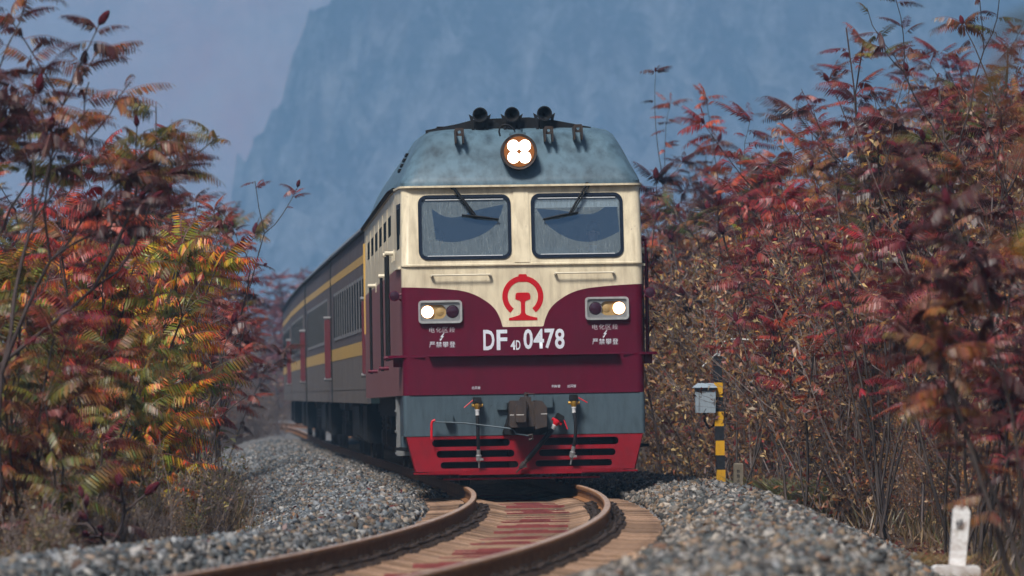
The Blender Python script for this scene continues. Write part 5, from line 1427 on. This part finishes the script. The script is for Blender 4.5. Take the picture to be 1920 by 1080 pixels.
for k in range(440):                                              # right-hand thicket
    y_ = r.uniform(56, 165); px_ = r.uniform(1190, 1960); x = at(px_, y_); u = x - cx(y_)
    if u < (5.5 if y_ < 84 else 4.7 if y_ < 100 else 4.2) or u > 11: continue
    h = zt(SKY(px_) + 30 + abs(r.gauss(0, 140)), y_) - ground_z(x, y_)
    if h < .7: continue
    kind = 'dry' if r.random() < .87 else 'red'
    lab = ('tall ' if h > 3.2 else 'middle-sized ' if h > 2.1 else 'short ') + ('bare twiggy shrub with tan dry leaves' if kind == 'dry' else 'twiggy shrub with reddish dry leaves') + ' in the right-hand thicket ' + where_r(px_, y_)
    scrub(kind, r.randrange(5), gbase(x, y_), min(4.6, h) / 2.2, r.uniform(0, 6.28), lab, lab, join=FAR_R if y_ > 118 else None)
for k in range(90):                                               # low brush in front of it
    y_ = r.uniform(58, 92); x = cx(y_) + r.uniform(5.0, 7.2); px_ = CX0 + x * F_PX / y_
    if not 1400 < px_ < 1960: continue
    h = zt(r.uniform(660, 860), y_) - ground_z(x, y_)
    if h < .5: continue
    lab = 'low tangled tan shrub along the front of the right-hand thicket ' + where_r(px_, y_)
    scrub('dry', r.randrange(5), gbase(x, y_), h / 2.2, r.uniform(0, 6.28), lab, lab)
for k in range(52):
    y_ = r.uniform(96, 175); px_ = r.uniform(1200, 1960); x = at(px_, y_); u = x - cx(y_)
    if u < 4.5 or u > 12: continue
    h = zt(SKY(px_) + r.uniform(0, 150), y_) - ground_z(x, y_)
    if h < .9: continue
    dark = r.random() < .5
    lab = ('dark fruiting sumac' if dark else 'red-leaved sumac') + ' deep in the right-hand thicket ' + where_r(px_, y_)
    BC('dark' if dark else r.choice(['red', 'redrust']), r.randrange(4), gbase(x, y_), min(5.5, h), lab, lab, stems=6, flen=(.28, .45), fruit=.9 if dark else .3, per_m=4 if dark else 5, from_=.6)
for k in range(150):                                              # low left scrub
    y_ = r.uniform(48, 118); px_ = r.uniform(-60, 440); x = at(px_, y_); u = x - cx(y_)
    if u > -4.1 or u < -9: continue
    kind = r.choice(['dry', 'olive', 'weed', 'olive', 'dry'])
    if px_ > 330: kind = 'weed'
    top = (r.uniform(600, 860) if y_ > 84 else r.uniform(760, 900)) if kind != 'weed' else r.uniform(860, 940)
    h = max(.45, zt(top, y_) - ground_z(x, y_))
    lab = {'dry': 'brown twiggy shrub', 'olive': 'olive-leaved dry shrub', 'weed': 'low straw-coloured brush'}[kind] + (' at the left edge' if px_ < 130 else ' below the orange sumac' if px_ < 320 else ' by the ditch left of the ballast') + ' in the left-hand scrub'
    scrub(kind, r.randrange(4), gbase(x, y_), h / {'dry': 2.2, 'olive': 1.35, 'weed': .95}[kind], r.uniform(0, 6.28), lab, lab)
for k in range(44):                                               # brush at the very foot of it
    y_ = r.uniform(47, 72); x = cx(y_) - r.uniform(3.55, 4.6); px_ = CX0 + x * F_PX / y_
    if not -40 < px_ < 400: continue
    kind = r.choice(['weed', 'weed', 'olive', 'dry']); h = r.uniform(.5, 1.0); lab = {'weed': 'straw-coloured brush', 'olive': 'low olive shrub', 'dry': 'low brown twiggy shrub'}[kind] + (' at the left edge' if px_ < 130 else ' under the orange sumac') + ' right at the foot of the left ballast'
    scrub(kind, r.randrange(4), gbase(x, y_), h / {'dry': 2.2, 'olive': 1.35, 'weed': .95}[kind], r.uniform(0, 6.28), lab, lab)
for k in range(60):                                               # left thicket behind
    y_ = r.uniform(80, 150); px_ = r.uniform(-40, 395); x = at(px_, y_); u = x - cx(y_)
    if u > -4.6 or u < -13: continue
    top = 370 + max(0, px_ - 250) * .75 + r.uniform(0, 190)
    dark = r.random() < .5
    lab = ('dark maroon sumac' if dark else 'red-leaved sumac') + ' deep in the left-hand thicket ' + ('at the edge' if px_ < 150 else 'behind the orange one' if px_ < 330 else 'toward the coaches')
    BC('leftdark' if dark else r.choice(['red', 'redrust']), r.randrange(4), gbase(x, y_), max(1.2, min(5.5, zt(top, y_) - ground_z(x, y_))), lab, lab, stems=6, flen=(.3, .48), fruit=.4, per_m=5, from_=.4)
for k in range(190):                                              # misty belt beyond the last coach; greyish shrub colour stands in for thicker mist
    y_ = r.uniform(195, 400); px_ = r.uniform(400, 572); x = at(px_, y_); u = x - cx(y_)
    if abs(u) < 3.7 or (u > 0 and y_ < 240): continue
    top = r.uniform(505, 660)
    if k % 4: lab = 'bare greyish shrub in the mist left of the far coaches'; scrub('dry', r.randrange(5), gbase(x, y_), max(.6, (zt(top + 50, y_) - ground_z(x, y_)) / 2.2), r.uniform(0, 6.28), lab, lab, join=FAR_L)
    else: lab = 'pinkish sumac fading into the mist left of the far coaches'; BC('mist', r.randrange(4), gbase(x, y_), max(1.5, zt(top, y_) - ground_z(x, y_)), lab, lab, stems=5, flen=(.35, .5), fruit=.2, per_m=4)
for k in range(34):                                               # brush closing the view along the far left ballast
    y_ = r.uniform(214, 310); x = cx(y_) - r.uniform(2.7, 4.2); lab = 'low greyish brush at the foot of the misty trees'
    scrub('weed', r.randrange(4), gbase(x, y_), r.uniform(1.3, 2.2), r.uniform(0, 6.28), lab, lab, join=FAR_L)
for k in range(26):
    y_ = r.uniform(212, 240); x = cx(y_) - r.uniform(1.9, 3.4)
    scrub('weed', r.randrange(4), gbase(x, y_), r.uniform(1.8, 2.6), r.uniform(0, 6.28), '', '', join=FAR_L)
joined('misty_thicket', FAR_L, 'mass of bare grey brush in the mist left of the far coaches', 'brush')
joined('far_thicket', FAR_R, 'mass of brown twigs far behind the right-hand thicket', 'brush')

# --- a few green plants on the litter, straw-coloured weeds by the white post
def weed(name, label, px_, py0, y_, seed, pal, h, n, cat='plant', wmax=.012, spread=.3):
    r = random.Random(seed); x = at(px_, y_); root = empty(name, gbase(x, y_, .02)); V, F, C = [], [], []
    for k in range(n):
        a = r.uniform(0, 6.28); L = h * r.uniform(.5, 1.1); b = Vector((r.gauss(0, h * spread), r.gauss(0, h * spread), 0)); d = Vector((math.cos(a) * .6, math.sin(a) * .6, 1)).normalized()
        wv = d.cross(Vector((r.random() - .5, r.random() - .5, 0))).normalized() * min(L * .09, wmax); c = [q * r.uniform(.7, 1.3) for q in r.choice(pal)]
        i = len(V); t = d * L + Vector((math.cos(a), math.sin(a), -.5)) * L * .25
        V += [b - wv * .3, b + wv * .3, b + d * L * .55 - wv, b + d * L * .55 + wv, b + t]; C += [c] * 5; F += [(i, i + 1, i + 3), (i, i + 3, i + 2), (i + 2, i + 3, i + 4)]
    tag(obj('leaves', mesh_np('leaves', np.array([q[:] for q in V]), np.array(F), np.array(C)), root, ['leaf']), kind='stuff')
    return tag(root, label, cat)
GRN = [(.05, .12, .02), (.08, .18, .03), (.10, .20, .04)]
weed('weed', 'larger bright green weed on the leaf litter right of the ballast', 1645, 0, 66, 1, GRN, .22, 60)
weed('weed', 'small bright green weed left of the larger one on the litter', 1600, 0, 70, 2, GRN, .16, 40)
weed('weed', 'small green weed at the edge of the right-hand ballast', 1478, 0, 72, 3, GRN, .16, 40)
weed('grey_bush', 'pale olive feathery bush between the lettered post and the thicket', 1480, 0, 92, 4, [(.16, .15, .07), (.12, .12, .05), (.20, .17, .08)], .85, 1500)
weed('grass_patch', 'green grass patch behind the right-hand ballast by the train', 1275, 0, 116, 5, [(.13, .14, .04), (.17, .16, .06), (.10, .12, .035)], .5, 2600, 'grass', .008, 1.3)
weed('weed', 'straw-brown feathery weeds right of the white post', 1895, 0, 47, 6, [(.26, .17, .06), (.30, .20, .08), (.20, .12, .05), (.20, .17, .05)], .55, 2600, wmax=.006, spread=.55)
weed('weed', 'straw-brown weeds left of and behind the white post', 1700, 0, 57, 7, [(.24, .14, .06), (.18, .10, .045), (.28, .18, .08)], .4, 2000, wmax=.006, spread=.6)
weed('weed', 'green weed in the ditch left of the ballast', 470, 0, 84, 8, GRN, .12, 60)
# near twig at the right edge, close to the lens
tw = empty('leafy_twig', (1.42, 13.0, ground_z(1.42, 13.0)))
tag(tw, 'blurred leafy shoot close to the camera at the upper right edge', 'plant')
segs = []; p = Vector((0, 0, 0)); d = Vector((-.03, 0, 1))
for k in range(10):
    q = p + (d + Vector((r.gauss(0, .03), 0, 0))) * .30; segs.append((p[:], q[:], .007, .006)); p = q
v_, f_ = tubes_np(segs, 4); obj('stem', mesh_np('stem', v_, f_), tw, ['twig_dark'])
for (px_, py2, pal, L) in ((1905, 60, 'rust', .12), (1870, 110, 'olive', .13), (1915, 200, 'yellow', .07), (1890, 170, 'maroon', .11), (1925, 340, 'yellow', .06), (1930, 260, 'rust', .12), (1915, 420, 'fire', .10), (1925, 20, 'olive', .14)):
    o = bpy.data.objects.new('frond', frond_mesh(pal, r.randrange(5))); COL.objects.link(o); o.parent = tw
    o.location = (at(px_ + 35, 13) - 1.42, r.uniform(-.3, .3), zt(py2, 13) - tw.location.z); o.rotation_euler = (r.uniform(-.6, .6), r.uniform(.2, .8), math.pi + r.uniform(-.7, .7)); o.scale = (L * 1.3,) * 3

# --- fallen leaves and dry grass: uncountable
g = np.random.default_rng(5); V, F, C = [], [], []
def litter(n, y0, y1, u0, u1, s0, s1, pal, up=0.):
    i0 = sum(len(q) for q in V)
    ys_ = g.uniform(y0, y1, n); us_ = g.uniform(u0, u1, n)
    P = np.array([(cx(a) + b, a, ground_z(cx(a) + b, a) + .01) for a, b in zip(ys_, us_)])
    d1 = g.normal(size=(n, 3)); d1[:, 2] = np.abs(d1[:, 2]) * .4 + up; d1 /= np.linalg.norm(d1, axis=1)[:, None]
    d2 = np.cross(d1, g.normal(size=(n, 3))); d2 /= np.linalg.norm(d2, axis=1)[:, None]
    L = g.uniform(s0, s1, n)[:, None]; W = L * (.3 if up < 1 else .025)
    V.append(np.stack([P, P + d1 * L * .5 + d2 * W, P + d1 * L, P + d1 * L * .5 - d2 * W], 1).reshape(-1, 3))
    F.append((np.array([[0, 1, 2, 3]])[None] + (np.arange(n) * 4)[:, None, None]).reshape(-1, 4) + i0)
    pl = np.array(pal); C.append(np.repeat(pl[g.integers(0, len(pl), n)] * g.uniform(.6, 1.3, (n, 1)), 4, 0))
LIT = [(.12, .06, .035), (.19, .10, .05), (.26, .15, .08), (.09, .035, .03), (.30, .21, .13), (.16, .04, .035)]
litter(16000, 45, 120, 3.3, 7.5, .04, .10, LIT, .1); litter(9000, 45, 130, -6, -3.4, .04, .10, LIT, .1)
STR = [(.22, .15, .07), (.16, .10, .05), (.27, .19, .10), (.12, .075, .045), (.10, .10, .035)]
litter(14000, 45, 135, -6.5, -3.8, .12, .42, STR, 2.0); litter(5000, 48, 140, -4.4, -3.3, .06, .22, STR, 2.0); litter(16000, 48, 140, 4.4, 9, .12, .45, STR, 2.0)
litter(4500, 60, 125, -4.6, -3.3, .03, .12, [(.09, .11, .03), (.13, .12, .05), (.16, .11, .05)], 1.5)
def on_ballast(n, y0, y1, u0, u1, s0, s1):
    i0 = sum(len(q) for q in V); ys_ = g.uniform(y0, y1, n); us_ = u0 + (u1 - u0) * g.random(n) ** 1.6
    P = np.array([tr(a, b, bed_z(a, b) + .055)[:] for a, b in zip(ys_, us_)])
    d1 = g.normal(size=(n, 3)); d1[:, 2] *= .3; d1 /= np.linalg.norm(d1, axis=1)[:, None]; d2 = np.cross(d1, np.array([0, 0, 1.]) + g.normal(0, .3, (n, 3))); d2 /= np.linalg.norm(d2, axis=1)[:, None]
    L = g.uniform(s0, s1, n)[:, None]; W = L * .28
    V.append(np.stack([P, P + d1 * L * .5 + d2 * W, P + d1 * L, P + d1 * L * .5 - d2 * W], 1).reshape(-1, 3)); F.append((np.array([[0, 1, 2, 3]])[None] + (np.arange(n) * 4)[:, None, None]).reshape(-1, 4) + i0)
    pl = np.array(LIT); C.append(np.repeat(pl[g.integers(0, len(pl), n)] * g.uniform(.6, 1.3, (n, 1)), 4, 0))
on_ballast(1500, 40, 130, -3.9, -1.6, .04, .1); on_ballast(1100, 38, 95, 3.9, 1.7, .04, .1)
tag(obj('fallen_leaves', mesh_np('fallen_leaves', np.concatenate(V), np.concatenate(F), np.concatenate(C)), None, ['leaf']), 'brown fallen leaves and dry grass blades covering the ground beside the track', 'leaves', kind='stuff')

# ------------------------------------------------------------------ haze
hz = MB(); hz.box((-1450, -75, -10.5), (1450, 5600, 900))
me = hz.mesh('haze')
hm = bpy.data.materials.new('haze_air'); hm.use_nodes = True; nt = hm.node_tree; nt.nodes.clear()
out = nt.nodes.new('ShaderNodeOutputMaterial'); pv = nt.nodes.new('ShaderNodeVolumePrincipled')
pv.inputs['Color'].default_value = (*HAZE_COLOR, 1); pv.inputs['Density'].default_value = HAZE_DENSITY; pv.inputs['Anisotropy'].default_value = 0.0
nt.links.new(pv.outputs[0], out.inputs['Volume'])
me.materials.append(hm)
ho = bpy.data.objects.new('haze', me); COL.objects.link(ho)
tag(ho, 'pale blue mist filling the valley', 'haze', kind='stuff')
